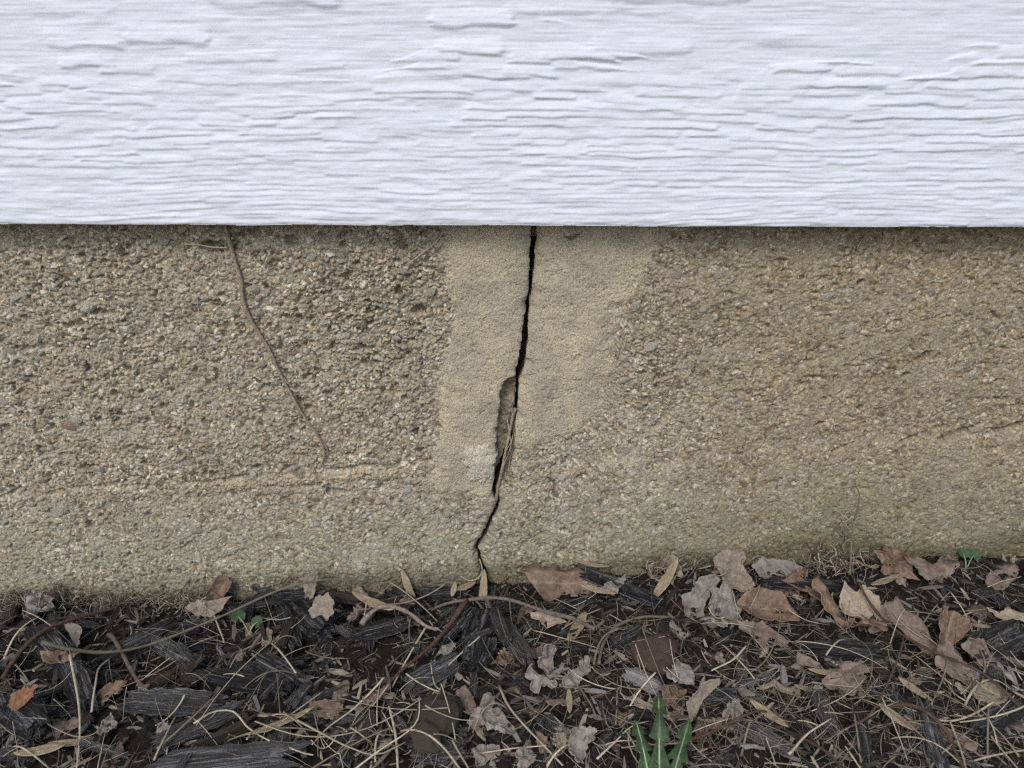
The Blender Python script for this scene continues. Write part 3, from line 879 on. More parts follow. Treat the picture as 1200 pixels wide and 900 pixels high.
LAND = [(70, 742, 'the red brown twig'), (150, 770, 'the rough bark stub'), (30, 820, 'the rust brown leaf'), (205, 826, 'the flat grey plank piece'), (290, 730, 'the two leaved seedling'), (255, 705, 'the folded leaf by the vine'),
        (365, 700, 'the narrow upright leaf'), (362, 745, 'the speckled charcoal chunk'), (60, 885, 'the pale yellow husk'), (270, 890, 'the long grey bark slab'), (88, 850, 'the long upright straw'), (88, 752, 'the pale tongue shaped leaf'),
        (440, 700, 'the tan slivers at the wall foot'), (455, 732, 'the thick bent twig'), (510, 795, 'the blunt grey chip'), (513, 855, 'the tan brown clod'), (600, 712, 'the forked twig'), (598, 757, 'the long grey brown chip'),
        (580, 855, 'the pale grey curled strip'), (650, 785, 'the silvery crumpled leaf'), (662, 685, 'the large russet leaf'), (640, 865, 'the long slanting straw'), (684, 872, 'the curled pale grey leaf'), (768, 770, 'the red brown rock'),
        (730, 735, 'the arching root strand'), (770, 870, 'the green toothed weed'), (780, 685, 'the pale yellow blade'), (835, 705, 'the trough shaped grey leaf'), (897, 722, 'the folded warm brown leaf'), (905, 655, 'the flat grey leaf'),
        (995, 650, 'the withered weed'), (1010, 710, 'the pale maple leaf'), (985, 805, 'the rolled pinkish leaf'), (1065, 750, 'the large mauve half leaf'), (1110, 735, 'the broad creased leaf'), (1115, 795, 'the pointed mauve leaf'),
        (1132, 655, 'the clover like seedling'), (1180, 728, 'the pale cream leaf'), (1160, 820, 'the torn tan scrap'), (1055, 835, 'the tan husks'), (1120, 865, 'the dark bent twig'), (860, 800, 'the upright tan leaf strip'), (380, 850, 'the crossing straws'), (940, 850, 'the thin dark twig')]
_land = None
def near_word(x, y):
    global _land
    if _land is None: _land = [(*G(u, v), p) for u, v, p in LAND]
    d = [(math.hypot(x - a, 1.2 * (y - b)), b, p) for a, b, p in _land]
    dd, b, p = min(d)
    if abs(y - b) > 0.012 and dd > 0.014: return ('behind ' if y > b else 'in front of ') + p
    return ('touching ' if dd < 0.008 else 'beside ') + p
WORD = {'chip_dark': 'dark charcoal mulch chip', 'chip_grey': 'grey weathered mulch chip', 'chip_brown': 'brown mulch chip', 'chip_tan': 'pale tan wood sliver'}
def rand_chip(i):
    while True:
        u, v = RNG.uniform(-60, 1260), 900 - 235 * RNG.random() ** 0.9
        if v < 680 - 0.045 * (u - 0) * 1.0: continue
        dens = 1.0 if u < 480 else 0.62
        if RNG.random() < dens: break
    xy = G(u, v)
    L = np.clip(RNG.lognormal(math.log(19), 0.42), 8, 38) * PX
    kd = RNG.choice(['chip_dark', 'chip_grey', 'chip_brown'], p=[.42, .38, .20] if u < 480 else [.48, .28, .24])
    b = L * RNG.uniform(0.13, 0.34); c = b * RNG.uniform(0.35, 0.7)
    yaw = RNG.uniform(-math.pi, math.pi)
    m = drop_box(a=L, b=b, c=c, yaw=yaw, xy=xy)
    size = 'tiny ' if L < 0.0085 else 'small ' if L < 0.0115 else 'mid sized ' if L < 0.016 else 'long '
    size += 'narrow ' if b < 0.19 * L else ('broad ' if b > 0.28 * L else '')
    chip(kd, m, L, b, c, size + WORD[kd] + ' ' + near_word(*xy))
for i in range(240): rand_chip(i)

# --- leaf making
def leaf_outline(kind, r):
    th = np.linspace(0, 2 * np.pi, 97)[:-1]
    if kind == 'maple':
        lob = [(0, 1.0, 0.30), (0.95, 0.86, 0.26), (-0.95, 0.86, 0.26), (1.95, 0.55, 0.28), (-1.95, 0.55, 0.28)]
        rad = np.full(th.shape, 0.30)
        for t0, amp, wd in lob:
            d = np.abs((th - t0 + np.pi) % (2 * np.pi) - np.pi)
            rad = np.maximum(rad, amp * (1 + 0.08 * r.normal()) * np.clip(1 - d / (wd * 1.75), 0, 1) ** 0.8)
            for sg in (-1, 1):
                d2 = np.abs((th - t0 - sg * 0.24 + np.pi) % (2 * np.pi) - np.pi)
                rad = np.maximum(rad, amp * 0.74 * np.clip(1 - d2 / 0.2, 0, 1) ** 0.6)
        rad = np.maximum(rad, 0.34)
        rad *= 1 - 0.5 * np.clip(1 - np.abs(th - np.pi) / 0.35, 0, 1)
    elif kind == 'oval':
        rad = 1 / np.sqrt((np.cos(th) / 1.0) ** 2 + (np.sin(th) / 0.52) ** 2) * (1 + 0.05 * np.cos(2 * th))
        rad *= 1 + 0.10 * vn(np.cos(th) * 3 + r.uniform(0, 60), np.sin(th) * 3, 8)
    elif kind == 'lance':
        rad = 1 / ((np.abs(np.cos(th)) + 1e-3) ** 1.7 + (np.abs(np.sin(th)) / 0.2) ** 1.7) ** (1 / 1.7)
        rad *= 1 + 0.12 * np.cos(th) * np.sign(r.normal()) * np.abs(np.sin(th)) + 0.06 * vn(np.cos(th) * 3 + r.uniform(0, 60), np.sin(th) * 3, 8)
    elif kind == 'ragged':
        rad = 0.78 + 0.26 * vn(np.cos(th) * 2.2 + r.uniform(0, 50), np.sin(th) * 2.2 + r.uniform(0, 50), 5) + 0.12 * vn(np.cos(th) * 5 + 9, np.sin(th) * 5 + r.uniform(0, 60), 6) + 0.008 * r.normal(size=th.shape)
        rad *= 1 / np.sqrt(np.cos(th) ** 2 + (np.sin(th) / 0.72) ** 2)
    elif kind == 'scallop':
        rad = 0.86 + 0.13 * np.abs(np.cos(th * 4.5)) ** 0.7
        rad *= 1 - 0.75 * np.clip(1 - np.abs(th - np.pi) / 0.4, 0, 1)
    return th, rad

def roll(s, h, k):
    """Wind coordinate s round a cylinder of curvature k."""
    if abs(k) < 1e-6: return s, h
    a = s * k
    rr = 1 / k - h
    return np.sin(a) * rr, 1 / k - np.cos(a) * rr

def leaf_points(kind, L, Wd, ku, kv, crumple, seed, twist=0.0, fold=0.0, nr=9):
    r = np.random.default_rng(seed)
    th, rad = leaf_outline(kind, r)
    rr = np.linspace(0, 1, nr + 1)[1:]
    U = np.concatenate([[0], (rr[:, None] * rad[None] * np.cos(th)[None]).ravel()])
    Vv = np.concatenate([[0], (rr[:, None] * rad[None] * np.sin(th)[None]).ravel()])
    # veins
    vein = np.exp(-(Vv / 0.022) ** 2)
    if kind == 'maple':
        for t0 in (0.95, -0.95, 1.95, -1.95):
            d = np.abs(-math.sin(t0) * U + math.cos(t0) * Vv); al = math.cos(t0) * U + math.sin(t0) * Vv
            vein = np.maximum(vein, np.exp(-(d / 0.02) ** 2) * (al > 0))
    else:
        q = (U - 0.8 * np.abs(Vv)) * 6.0
        vein = np.maximum(vein, 0.6 * np.exp(-((q - np.rint(q)) / 0.12) ** 2))
    u = U * L; v = Vv * Wd
    h = crumple * L * (0.24 * fbm(U * 1.6 + seed, Vv * 1.6, seed, 3) - 0.16 * np.abs(vn(U * 2.3 + seed, Vv * 2.3 - seed, seed + 4)) + 0.05 * vn(U * 6, Vv * 6 + seed, seed + 2))
    h = h + fold * np.abs(v) - 0.004 * L * vein
    h = h + twist * u * v / L
    v2, h2 = roll(v, h, kv)
    u2, h3 = roll(u, h2, ku)
    P = np.stack([u2, v2, h3], -1)
    T = []; Q = []
    n = len(th)
    for j in range(n):
        T.append((0, 1 + j, 1 + (j + 1) % n))
    for i in range(nr - 1):
        a = 1 + i * n; b = a + n
        for j in range(n):
            k = (j + 1) % n
            Q.append((a + j, b + j, b + k, a + k))
    return P, np.array(Q), np.array(T), vein

LEAFM = {
    'brown': mat_leaf('brown_leaf', (0.12, 0.075, 0.047), (0.30, 0.20, 0.13)),
    'rust': mat_leaf('rust_leaf', (0.20, 0.085, 0.035), (0.34, 0.16, 0.07)),
    'tan': mat_leaf('tan_leaf', (0.22, 0.175, 0.125), (0.40, 0.33, 0.245), (0.2, 0.14, 0.09)),
    'pale': mat_leaf('pale_leaf', (0.34, 0.265, 0.18), (0.50, 0.41, 0.30), (0.28, 0.2, 0.13)),
    'grey': mat_leaf('grey_leaf', (0.16, 0.132, 0.105), (0.40, 0.35, 0.30), (0.42, 0.37, 0.31)),
    'mauve': mat_leaf('mauve_leaf', (0.14, 0.10, 0.076), (0.31, 0.235, 0.18), (0.36, 0.28, 0.22)),
    'yellow': mat_leaf('straw_leaf', (0.30, 0.225, 0.13), (0.47, 0.38, 0.245), (0.22, 0.16, 0.09)),
    'dark': mat_leaf('dark_leaf', (0.05, 0.033, 0.025), (0.12, 0.08, 0.06)),
}
def leaf(u, v, kind, size, ratio, yaw, pitch, rollx, ku, kv, crumple, colour, label, seed, stem=0.0, twist=0.0, fold=0.0, q=0.86, lift=0.0, group=None, name='fallen_leaf', cat='leaf', touch_wall=False, nr=9):
    """size: half length in photo pixels; ku, kv: turns of curl over the leaf (radians); yaw about z, pitch tips the tip up, rollx about the midrib."""
    L = size * pxs(u, v) * 1.12; Wd = L * ratio
    P, Q, T, vein = leaf_points(kind, L, Wd, ku / L, kv / Wd, crumple, seed, twist, fold, nr)
    rot = (Matrix.Rotation(R(yaw), 3, 'Z') @ Matrix.Rotation(-R(pitch), 3, 'Y') @ Matrix.Rotation(R(rollx), 3, 'X'))
    rm = np.array(rot)
    c0 = 0.5 * (P.min(0) + P.max(0)); P = P - c0
    Pw = P @ rm.T
    x, y = G(u, v)
    ymax = Pw[:, 1].max()
    if touch_wall: y = -0.0015 - ymax
    else: y = min(y, -0.002 - ymax)
    hz = Hat(Pw[:, 0] + x, Pw[:, 1] + y)
    z = float(np.quantile(hz - Pw[:, 2], q)) + lift
    me = np_mesh(name, P, Q, T, attrs={'vein': vein})
    o = obj(name, me, LEAFM.get(colour) or M[colour])
    o.matrix_world = Matrix.Translation((x, y, z)) @ rot.to_4x4()
    sm = o.modifiers.new('thickness', 'SOLIDIFY'); sm.thickness = 0.0004; sm.offset = 0
    tag(o, label, cat, group)
    stamp(densify(Pw + (x, y, z), Q))
    if stem > 0:
        s0 = P[np.argmin(P[:, 0])] if kind != 'maple' else P[0]
        nrm = np.array([-1, 0.15, 0.1])
        pts = np.array([s0 + nrm * stem * PX * t_ + np.array([0, 0, -0.002 * math.sin(3 * t_)]) for t_ in np.linspace(-0.05, 1, 7)])
        V_, Q_, T_ = tube(pts, np.linspace(0.0007, 0.0005, 7), 6)
        obj('leaf_stalk', np_mesh('leaf_stalk', V_, Q_, T_), M['straw_dull'], o)
    return o

# small ragged leaf scraps below the named ones
SCR = ['brown', 'grey', 'mauve', 'tan', 'dark']
for i in range(120):
    while True:
        u, v = RNG.uniform(-60, 1260), RNG.uniform(672, 905)
        if v > 697 - 0.042 * u and RNG.random() < (0.35 if u < 420 else 0.9): break
    cidx = SCR[RNG.choice(5, p=[.25, .25, .2, .12, .18])]
    s = np.clip(RNG.lognormal(math.log(12), 0.4), 6, 26)
    kind = RNG.choice(['ragged', 'ragged', 'oval'])
    cw = {'brown': 'brown', 'grey': 'grey', 'mauve': 'mauve brown', 'tan': 'tan', 'dark': 'dark brown'}[cidx]
    leaf(u, v, kind, s, RNG.uniform(0.6, 1), RNG.uniform(0, 360), RNG.uniform(-25, 25), RNG.uniform(-35, 35), RNG.normal() * 0.7, RNG.normal() * 0.9, RNG.uniform(0.6, 1.6), cidx,
         'small ' + cw + (' torn leaf scrap ' if kind == 'ragged' else ' curled leaf scrap ') + near_word(*G(u, v)), 1000 + i, group='leaf scraps in the mulch', name='leaf_scrap', nr=5, q=0.75)

# --- straws and stems that follow the heap
def lay(pts_xy, lift=0.0006, stiff=5, arch=0.0):
    P = np.asarray(pts_xy, float)
    P[:, 1] = np.minimum(P[:, 1], -0.0025)
    z = Hat(P[:, 0], P[:, 1])
    n = len(z)
    up = np.maximum.accumulate(np.stack([z, np.roll(z, 1), np.roll(z, -1)]), 0)[-1]
    up[0], up[-1] = z[0], z[-1]
    # stiff: sag only over long spans
    k = np.linspace(0, 1, n)
    hull = np.array([max([up[i]] + [up[a] + (up[b] - up[a]) * (i - a) / (b - a) for a in range(max(0, i - stiff), i) for b in range(i + 1, min(n, i + stiff + 1))]) for i in range(n)])
    z = 0.85 * hull + 0.15 * up
    for _ in range(2):
        z[1:-1] = 0.25 * z[:-2] + 0.5 * z[1:-1] + 0.25 * z[2:]
    z = z + lift + arch * np.sin(np.pi * k)
    return np.column_stack([P, z])
def lay_rigid(P2, deg, lift, qq=0.88):
    P = np.asarray(P2, float)
    P[:, 1] = np.minimum(P[:, 1], -0.0025)
    z = Hat(P[:, 0], P[:, 1]); t = np.linspace(-1, 1, len(z))
    f = np.polyval(np.polyfit(t, z, deg), t)
    return np.column_stack([P, f + np.quantile(z - f, qq) + lift])
def stem_obj(name, P, r0, r1, mat, n=6, flat=1.0, parent=None):
    V, Q, T = tube(P, np.linspace(r0, r1, len(P)), n, flat)
    return obj(name, np_mesh(name, V, Q, T), M[mat], parent), V
def G0(u, v):                                  # the same on the even ground under the litter
    rx, ry, rz = ray(u, v)
    z = 0.0
    for _ in range(8):
        t = (z - CAM_H) / rz
        x, y = rx * t, min(-CAM_D + ry * t, -0.002)
        z = float(zg(x, y)) + 0.014
    return x, y
def px_path(pts, n=16):
    xy = np.array([G0(u, v) for u, v in pts])
    return spline(xy, n) if len(xy) > 2 else xy[:1] + (xy[1:] - xy[:1]) * np.linspace(0, 1, n)[:, None]
def wander(x, y, L, yaw, r, n=11, wig=0.25):
    a = yaw + np.cumsum(r.normal(size=n) * wig) + r.normal() * 0.05 * np.arange(n)
    st = L / (n - 1)
    P = np.column_stack([np.cumsum(np.cos(a)) * st, np.cumsum(np.sin(a)) * st])
    P -= P.mean(0)
    return P + (x, y)
def straw(P2, r0, mat, label, group, name='straw', lift=0.0006, arch=0.0, flat=0.55, stamp_it=True):
    P = lay_rigid(P2, 2, lift, 0.92)
    o, V = stem_obj(name, P, r0, r0 * RNG.uniform(0.35, 0.9), mat, 5, flat)
    tag(o, label, 'straw', group)
    if stamp_it and RNG.random() < 0.4: stamp(P)
    return o

def straw_label(mat, L, x, y):
    return ('long ' if L > 0.042 else 'short ' if L < 0.018 else 'mid length ' if L > 0.028 else '') + ('pale dry grass stem ' if mat == 'straw' else 'dull brown grass stem ') + near_word(x, y)
def rand_straw(u, v, L=None, mat=None, yaw=None):
    x, y = G(u, v)
    L = L or np.clip(RNG.lognormal(math.log(0.026), 0.5), 0.010, 0.085)
    mat = mat or RNG.choice(['straw', 'straw_dull'], p=[.55, .45])
    straw(wander(x, y, L, RNG.uniform(0, 6.3) if yaw is None else yaw, RNG, wig=0.03), RNG.uniform(0.0003, 0.0009), mat, straw_label(mat, L, x, y), 'dry grass stems on the mulch')
for i in range(70):
    u = RNG.uniform(-40, 1240); v = RNG.uniform(705 - 0.045 * u + 20, 905)
    rand_straw(u, v)

# --- the fine tangle of rootlets and grass hairs, uncountable
tg = Joined()
HC = np.array([(0.34, 0.285, 0.205), (0.21, 0.17, 0.125), (0.46, 0.40, 0.30), (0.11, 0.085, 0.06), (0.22, 0.175, 0.125)])
def hair(u, v, L, wig, rad, lift):
    x, y = G(u, v)
    P = lay_rigid(wander(x, y, L, RNG.uniform(0, 6.3), RNG, 9, wig), 2, lift, 0.82)
    if wig > 0.2: P[:, 2] += 0.004 * np.sin(np.linspace(0, RNG.uniform(3, 9), 9) + RNG.uniform(0, 6))
    V, Q, T = tube(P, np.linspace(rad, rad * 0.5, len(P)), 3)
    tg.add(V, Q, T, HC[RNG.integers(5)])
def rand_uv(p_right=0.62):
    while True:
        u = RNG.uniform(560, 1250) if RNG.random() < p_right else RNG.uniform(-50, 560)
        v = RNG.uniform(650, 910)
        if v > 700 - 0.048 * u: return u, v
for i in range(1700):
    u, v = rand_uv()
    hair(u, v, RNG.uniform(0.006, 0.03), 0.09, RNG.uniform(0.00014, 0.0003), 0.0004)
for (cu, cv, su, sv, n) in ((40, 700, 45, 9, 170), (225, 706, 30, 9, 110), (150, 706, 40, 9, 60), (790, 660, 22, 10, 70), (660, 725, 50, 14, 40), (720, 745, 40, 20, 50), (640, 745, 40, 20, 30), (880, 690, 30, 20, 20), (950, 790, 80, 35, 120), (990, 665, 25, 12, 60), (1100, 860, 70, 25, 80), (850, 790, 50, 40, 70)):
    for i in range(n):
        u, v = cu + RNG.normal() * su, cv + RNG.normal() * sv
        hair(u, max(v, 694 - 0.045 * u), RNG.uniform(0.01, 0.035), 0.42 if cv < 710 else 0.13, RNG.uniform(0.00025, 0.0005) if cv < 710 else RNG.uniform(0.00015, 0.00033), RNG.uniform(0.001, 0.010 if cv < 710 else 0.002))
tgo = obj('rootlet_tangle', tg.mesh('rootlet_tangle'), M['shreds'])
tag(tgo, 'fine tangle of dry rootlets and grass hairs over the mulch', 'rootlets', kind='stuff')

# ================================================================== named chips, rock, clod
NCH = [  # u, v, half length, half width, half thick (px), yaw deg, material, label
    (265, 893, 108, 17, 12, 4, 'chip_grey', 'long grey bark slab lying in front of the mulch bed'),
    (205, 826, 66, 13, 8, 2, 'chip_grey', 'flat grey weathered plank piece with straight fibres below the dry vine'),
    (205, 775, 42, 9, 7, -32, 'chip_grey', 'grey splintered chip with pale fibres beside the brown bark stub'),
    (235, 852, 44, 12, 8, 42, 'chip_grey', 'grey splintered chip slanting up to the flat plank piece'),
    (262, 862, 36, 8, 7, 34, 'chip_brown', 'brown splintered chip beside the grey slanting one'),
    (362, 738, 42, 19, 13, -52, 'chip_dark', 'thick charcoal chunk with pale specks below the round brown leaf'),
    (340, 748, 34, 8, 6, -60, 'chip_dark', 'narrow charcoal splinter beside the thick speckled chunk'),
    (510, 795, 36, 15, 9, 38, 'chip_grey', 'blunt grey chip with a bluish worn face below the forked twig'),
    (560, 742, 27, 17, 11, 80, 'chip_dark', 'dark rounded bark chunk under the forked twig'),
    (563, 773, 18, 16, 11, 70, 'chip_dark', 'knobbly dark bark lump with pale flecks under the forked twig'),
    (598, 757, 44, 12, 9, -66, 'chip_grey', 'long grey brown chip pointing down from the forked twig'),
    (585, 735, 30, 7, 6, -75, 'chip_dark', 'thin dark splinter beside the long grey brown chip'),
    (535, 745, 30, 9, 7, 55, 'chip_dark', 'dark fluted splinter next to the fork of the twig'),
    (735, 752, 22, 9, 8, 35, 'chip_dark', 'charcoal splinter touching the red brown rock'),
    (450, 745, 34, 10, 7, 25, 'chip_dark', 'charcoal chip under the broken twig'),
    (300, 800, 22, 8, 6, -55, 'chip_grey', 'small grey chip with a worn pale face near the seedling'),
    (325, 800, 42, 15, 9, -35, 'chip_dark', 'dark chip with a rusty knot near the seedling'),
    (290, 805, 58, 9, 7, -18, 'chip_dark', 'long dark bent chip crossing over the flat plank piece'),
    (160, 760, 40, 11, 8, 35, 'chip_dark', 'dark chip under the olive stem'),
    (60, 770, 46, 14, 9, -42, 'chip_dark', 'broad charcoal chip under the red brown twig'),
    (90, 800, 44, 12, 8, -48, 'chip_dark', 'charcoal chip with long splits beside the bark stub'),
    (350, 700, 44, 8, 6, 14, 'chip_dark', 'dark splinter against the foot of the wall'),
    (480, 690, 26, 8, 6, -35, 'chip_dark', 'dark chip beside the tan slivers at the wall foot'),
    (1090, 870, 40, 12, 8, 78, 'chip_grey', 'grey chip standing out in the grass hairs near the tan sliver'),
    (1010, 865, 34, 9, 7, 75, 'chip_dark', 'dark chip pointing out of the grass hairs'),
    (1170, 755, 34, 18, 10, 20, 'chip_dark', 'glossy charcoal chunk beside the pale leaf'),
    (985, 768, 44, 11, 7, -12, 'chip_dark', 'broad charcoal chip under the pale maple leaf'),
    (940, 690, 52, 10, 7, -8, 'chip_dark', 'dark grey chip lying along the wall by the grey leaf'),
    (720, 680, 50, 9, 7, -25, 'chip_dark', 'dark splintered chip beside the large curled brown leaf'),
    (30, 860, 40, 16, 10, -30, 'chip_dark', 'dark bark chip beside the tan sliver'),
    (520, 695, 30, 7, 5, 8, 'chip_dark', 'dark splinter lying at the foot of the crack'),
    (1170, 845, 46, 12, 8, 25, 'chip_dark', 'dark split chip beside the tan scrap'),
]
for u, v, a, b, c, yaw, kd, lab in NCH:
    p_ = pxs(u, v) * 0.95
    fy = 1 + 0.45 * abs(math.sin(R(yaw))); fb = 1 + 0.1 * abs(math.cos(R(yaw)))
    m = drop_box(u, v, a * p_ * fy, b * p_ * fb, c * p_, R(yaw))
    chip(kd, m, a * p_ * fy, b * p_ * fb, c * p_, lab)
for i in range(32): rand_chip(1000 + i)

def lump(u, v, r, sc, mat, seed, name, label, cat, sink=0.25, sub=4, amp=0.38):
    import bmesh
    bm = bmesh.new(); bmesh.ops.create_icosphere(bm, subdivisions=sub, radius=1.0)
    for q in bm.verts:
        p = np.array(q.co)
        k = 1 + amp * fbm(p[0] * 1.3 + seed, p[1] * 1.3 + p[2] * 1.7, seed, 4) - 0.12 * abs(float(vn(p[0] * 2.2 + 5, p[1] * 2.2 - p[2] * 2.0 + seed, seed + 3))) + 0.07 * vn(p[0] * 7, p[1] * 7 + p[2] * 5, seed)
        q.co = p * k
    me = bpy.data.meshes.new(name); bm.to_mesh(me); bm.free()
    me.polygons.foreach_set('use_smooth', np.full(len(me.polygons), True))
    x, y = G(u, v)
    rr = r * PX
    z = float(np.quantile(Hat(x + rr * 0.6 * np.cos(np.arange(9)), y + rr * 0.6 * np.sin(np.arange(9))), 0.4)) + rr * sc[2] * (1 - 2 * sink)
    o = obj(name, me, M[mat], None, (x, y, z), (0, 0, seed), tuple(rr * s for s in sc))
    tag(o, label, cat)
    a = np.linspace(0, 6.28, 40)
    for k in np.linspace(0, 1, 12):
        stamp(np.column_stack([x + rr * k * sc[0] * np.cos(a), y + rr * k * sc[1] * np.sin(a), np.full(40, z + rr * sc[2] * math.sqrt(1 - 0.9 * k * k))]))
    return o
lump(768, 772, 29, (1.0, 0.85, 0.72), 'rock', 5, 'rock', 'rounded red brown rock half sunk in the mulch', 'rock')
lump(513, 850, 26, (0.95, 1.1, 0.62), 'clod', 9, 'soil_clod', 'crumbly tan brown clod of earth among the straws', 'clod', amp=0.4)
lump(500, 868, 20, (1.0, 0.8, 0.6), 'clod', 12, 'soil_clod', 'smaller dark clod beside the tan one', 'clod', amp=0.4)
M['lichen'] = mat_plain('whitish_crust', (0.10, 0.08, 0.06), (0.62, 0.60, 0.58), 160, 0.95, 0.002)
m = drop_box(752, 803, 24 * PX, 11 * PX, 9 * PX, R(-30))
o = obj('wood_chip', chip_mesh(777, taper=0.9), M['lichen'])
o.matrix_world = m @ Matrix.Diagonal((24 * PX, 11 * PX, 9 * PX, 1))
tag(o, 'stubby chip crusted with white lichen above the green weed', 'wood chip')

# ================================================================== named leaves
ZM = {'a': (0, 640, 3.46), 'b': (200, 640, 3.46), 'c': (400, 640, 3.46), 'd': (600, 640, 3.46), 'e': (750, 620, 4.092), 'f': (900, 620, 3.46)}
def poly_leaf(zoom, pts, tilt, ang, ku, kv, crumple, colour, label, seed, lift=0.0, fold=0.0, wall=False, q=0.8, stem=0.0):
    """A leaf of the outline seen in the photograph, lying at its own spot and tilted up from the ground by TILT degrees; ANG: direction of its midrib."""
    x0, y0, sc = ZM[zoom]
    A = np.array([(x0 + X / sc, y0 + Y / sc) for X, Y in pts])
    # close the outline smoothly but keep its corners
    n = 96
    seg = np.linalg.norm(np.diff(np.vstack([A, A[:1]]), axis=0), axis=1)
    cu, cv = 0.5 * (A[:, 0].min() + A[:, 0].max()), 0.5 * (A[:, 1].min() + A[:, 1].max())
    t = np.concatenate([[0], np.cumsum(seg)]) / seg.sum()
    B = np.vstack([A, A[:1]])
    sN = np.linspace(0, 1, n + 1)[:-1]
    E = np.column_stack([np.interp(sN, t, B[:, 0]), np.interp(sN, t, B[:, 1])])
    E = 0.7 * E + 0.15 * np.roll(E, 1, 0) + 0.15 * np.roll(E, -1, 0)
    r = np.random.default_rng(seed)
    k_ = pxs(cu, cv)
    gx_, gy_ = G(cu, cv + (0.35 * (A[:, 1].max() - cv) if tilt > 30 else 0))
    el = math.atan2(CAM_H - float(Hat(gx_, gy_)), gy_ + CAM_D)
    fs = max(0.45, math.sin(el + R(tilt)))
    E = (E - (cu, cv)) * (k_, -k_ / fs)
    rim = 1 + 0.07 * vn(np.arange(n) / 6.0, np.zeros(n) + seed * 0.37, 7) * sstep(0, 6, np.minimum(np.arange(n), n - np.arange(n)).astype(float)) + 0.045 * vn(np.arange(n) / 2.2, np.zeros(n) + seed * 0.71, 9)
    E = E * rim[:, None]
    E += 0.0006 * np.column_stack([vn(np.arange(n) / 2.0, np.zeros(n) + seed, 3), vn(np.arange(n) / 2.0, np.zeros(n) + seed, 4)])
    nr = 10
    rr = np.linspace(0, 1, nr + 1)[1:]
    P2 = np.concatenate([[(0.0, 0.0)], (rr[:, None, None] * E[None]).reshape(-1, 2)])
    L = float(np.abs(E).max())
    ca, sa = math.cos(R(ang)), math.sin(R(ang))
    U = (P2[:, 0] * ca + P2[:, 1] * sa) / L; Vv = (-P2[:, 0] * sa + P2[:, 1] * ca) / L
    vein = np.exp(-(Vv / 0.025) ** 2)
    qq = (U - 0.8 * np.abs(Vv)) * 3.6
    vein = np.maximum(vein, 0.55 * np.exp(-((qq - np.rint(qq)) / 0.09) ** 2))
    h = crumple * L * (0.36 * fbm(U * 1.5 + seed, Vv * 1.5, seed, 3) - 0.32 * np.abs(vn(U * 2.2 + seed, Vv * 2.2 - seed, seed + 4)) + 0.05 * vn(U * 6, Vv * 6 + seed, seed + 2))
    h = h + fold * np.abs(Vv) * L - 0.012 * L * np.exp(-(Vv / 0.05) ** 2)
    v2, h2 = roll(Vv * L, h, 1.3 * kv / L)
    u2, h3 = roll(U * L, h2, 1.3 * ku / L)
    P = np.column_stack([u2 * ca - v2 * sa, u2 * sa + v2 * ca, h3])
    rot = Matrix.Rotation(R(tilt), 3, 'X')
    P = P - 0.5 * (P.min(0) + P.max(0))
    Pw = P @ np.array(rot).T
    ymax = Pw[:, 1].max()
    y = -0.0015 - ymax if wall else min(gy_, -0.002 - ymax)
    x = gx_ * (y + CAM_D) / (gy_ + CAM_D)
    z = float(np.quantile(Hat(Pw[:, 0] + x, Pw[:, 1] + y) - Pw[:, 2], q)) + lift
    if wall:                                        # held by the wall: keep it at the height where it shows
        xx_, z = W(cu, cv, y)
    T = [(0, 1 + j, 1 + (j + 1) % n) for j in range(n)]
    Q = [(1 + i * n + j, 1 + (i + 1) * n + j, 1 + (i + 1) * n + (j + 1) % n, 1 + i * n + (j + 1) % n) for i in range(nr - 1) for j in range(n)]
    Q = np.array(Q)
    o = obj('fallen_leaf', np_mesh('fallen_leaf', P, Q, np.array(T), attrs={'vein': vein}), LEAFM[colour])
    o.matrix_world = Matrix.Translation((x, y, z)) @ rot.to_4x4()
    sm = o.modifiers.new('thickness', 'SOLIDIFY'); sm.thickness = 0.0005; sm.offset = 0
    tag(o, label, 'leaf', 'fallen leaves')
    if tilt < 45: stamp(densify(Pw + (x, y, z), Q))
    if stem:
        s0 = P[np.argmin(U)]
        d_ = np.array([-ca, -sa, 0.15])
        pt = np.array([s0 + d_ * stem * k_ * w_ for w_ in np.linspace(-0.1, 1, 6)])
        V_, Q_, T_ = tube(pt, np.linspace(0.0008, 0.0005, 6), 6)
        obj('leaf_stalk', np_mesh('leaf_stalk', V_, Q_, T_), M['straw_dull'], o)
    return o
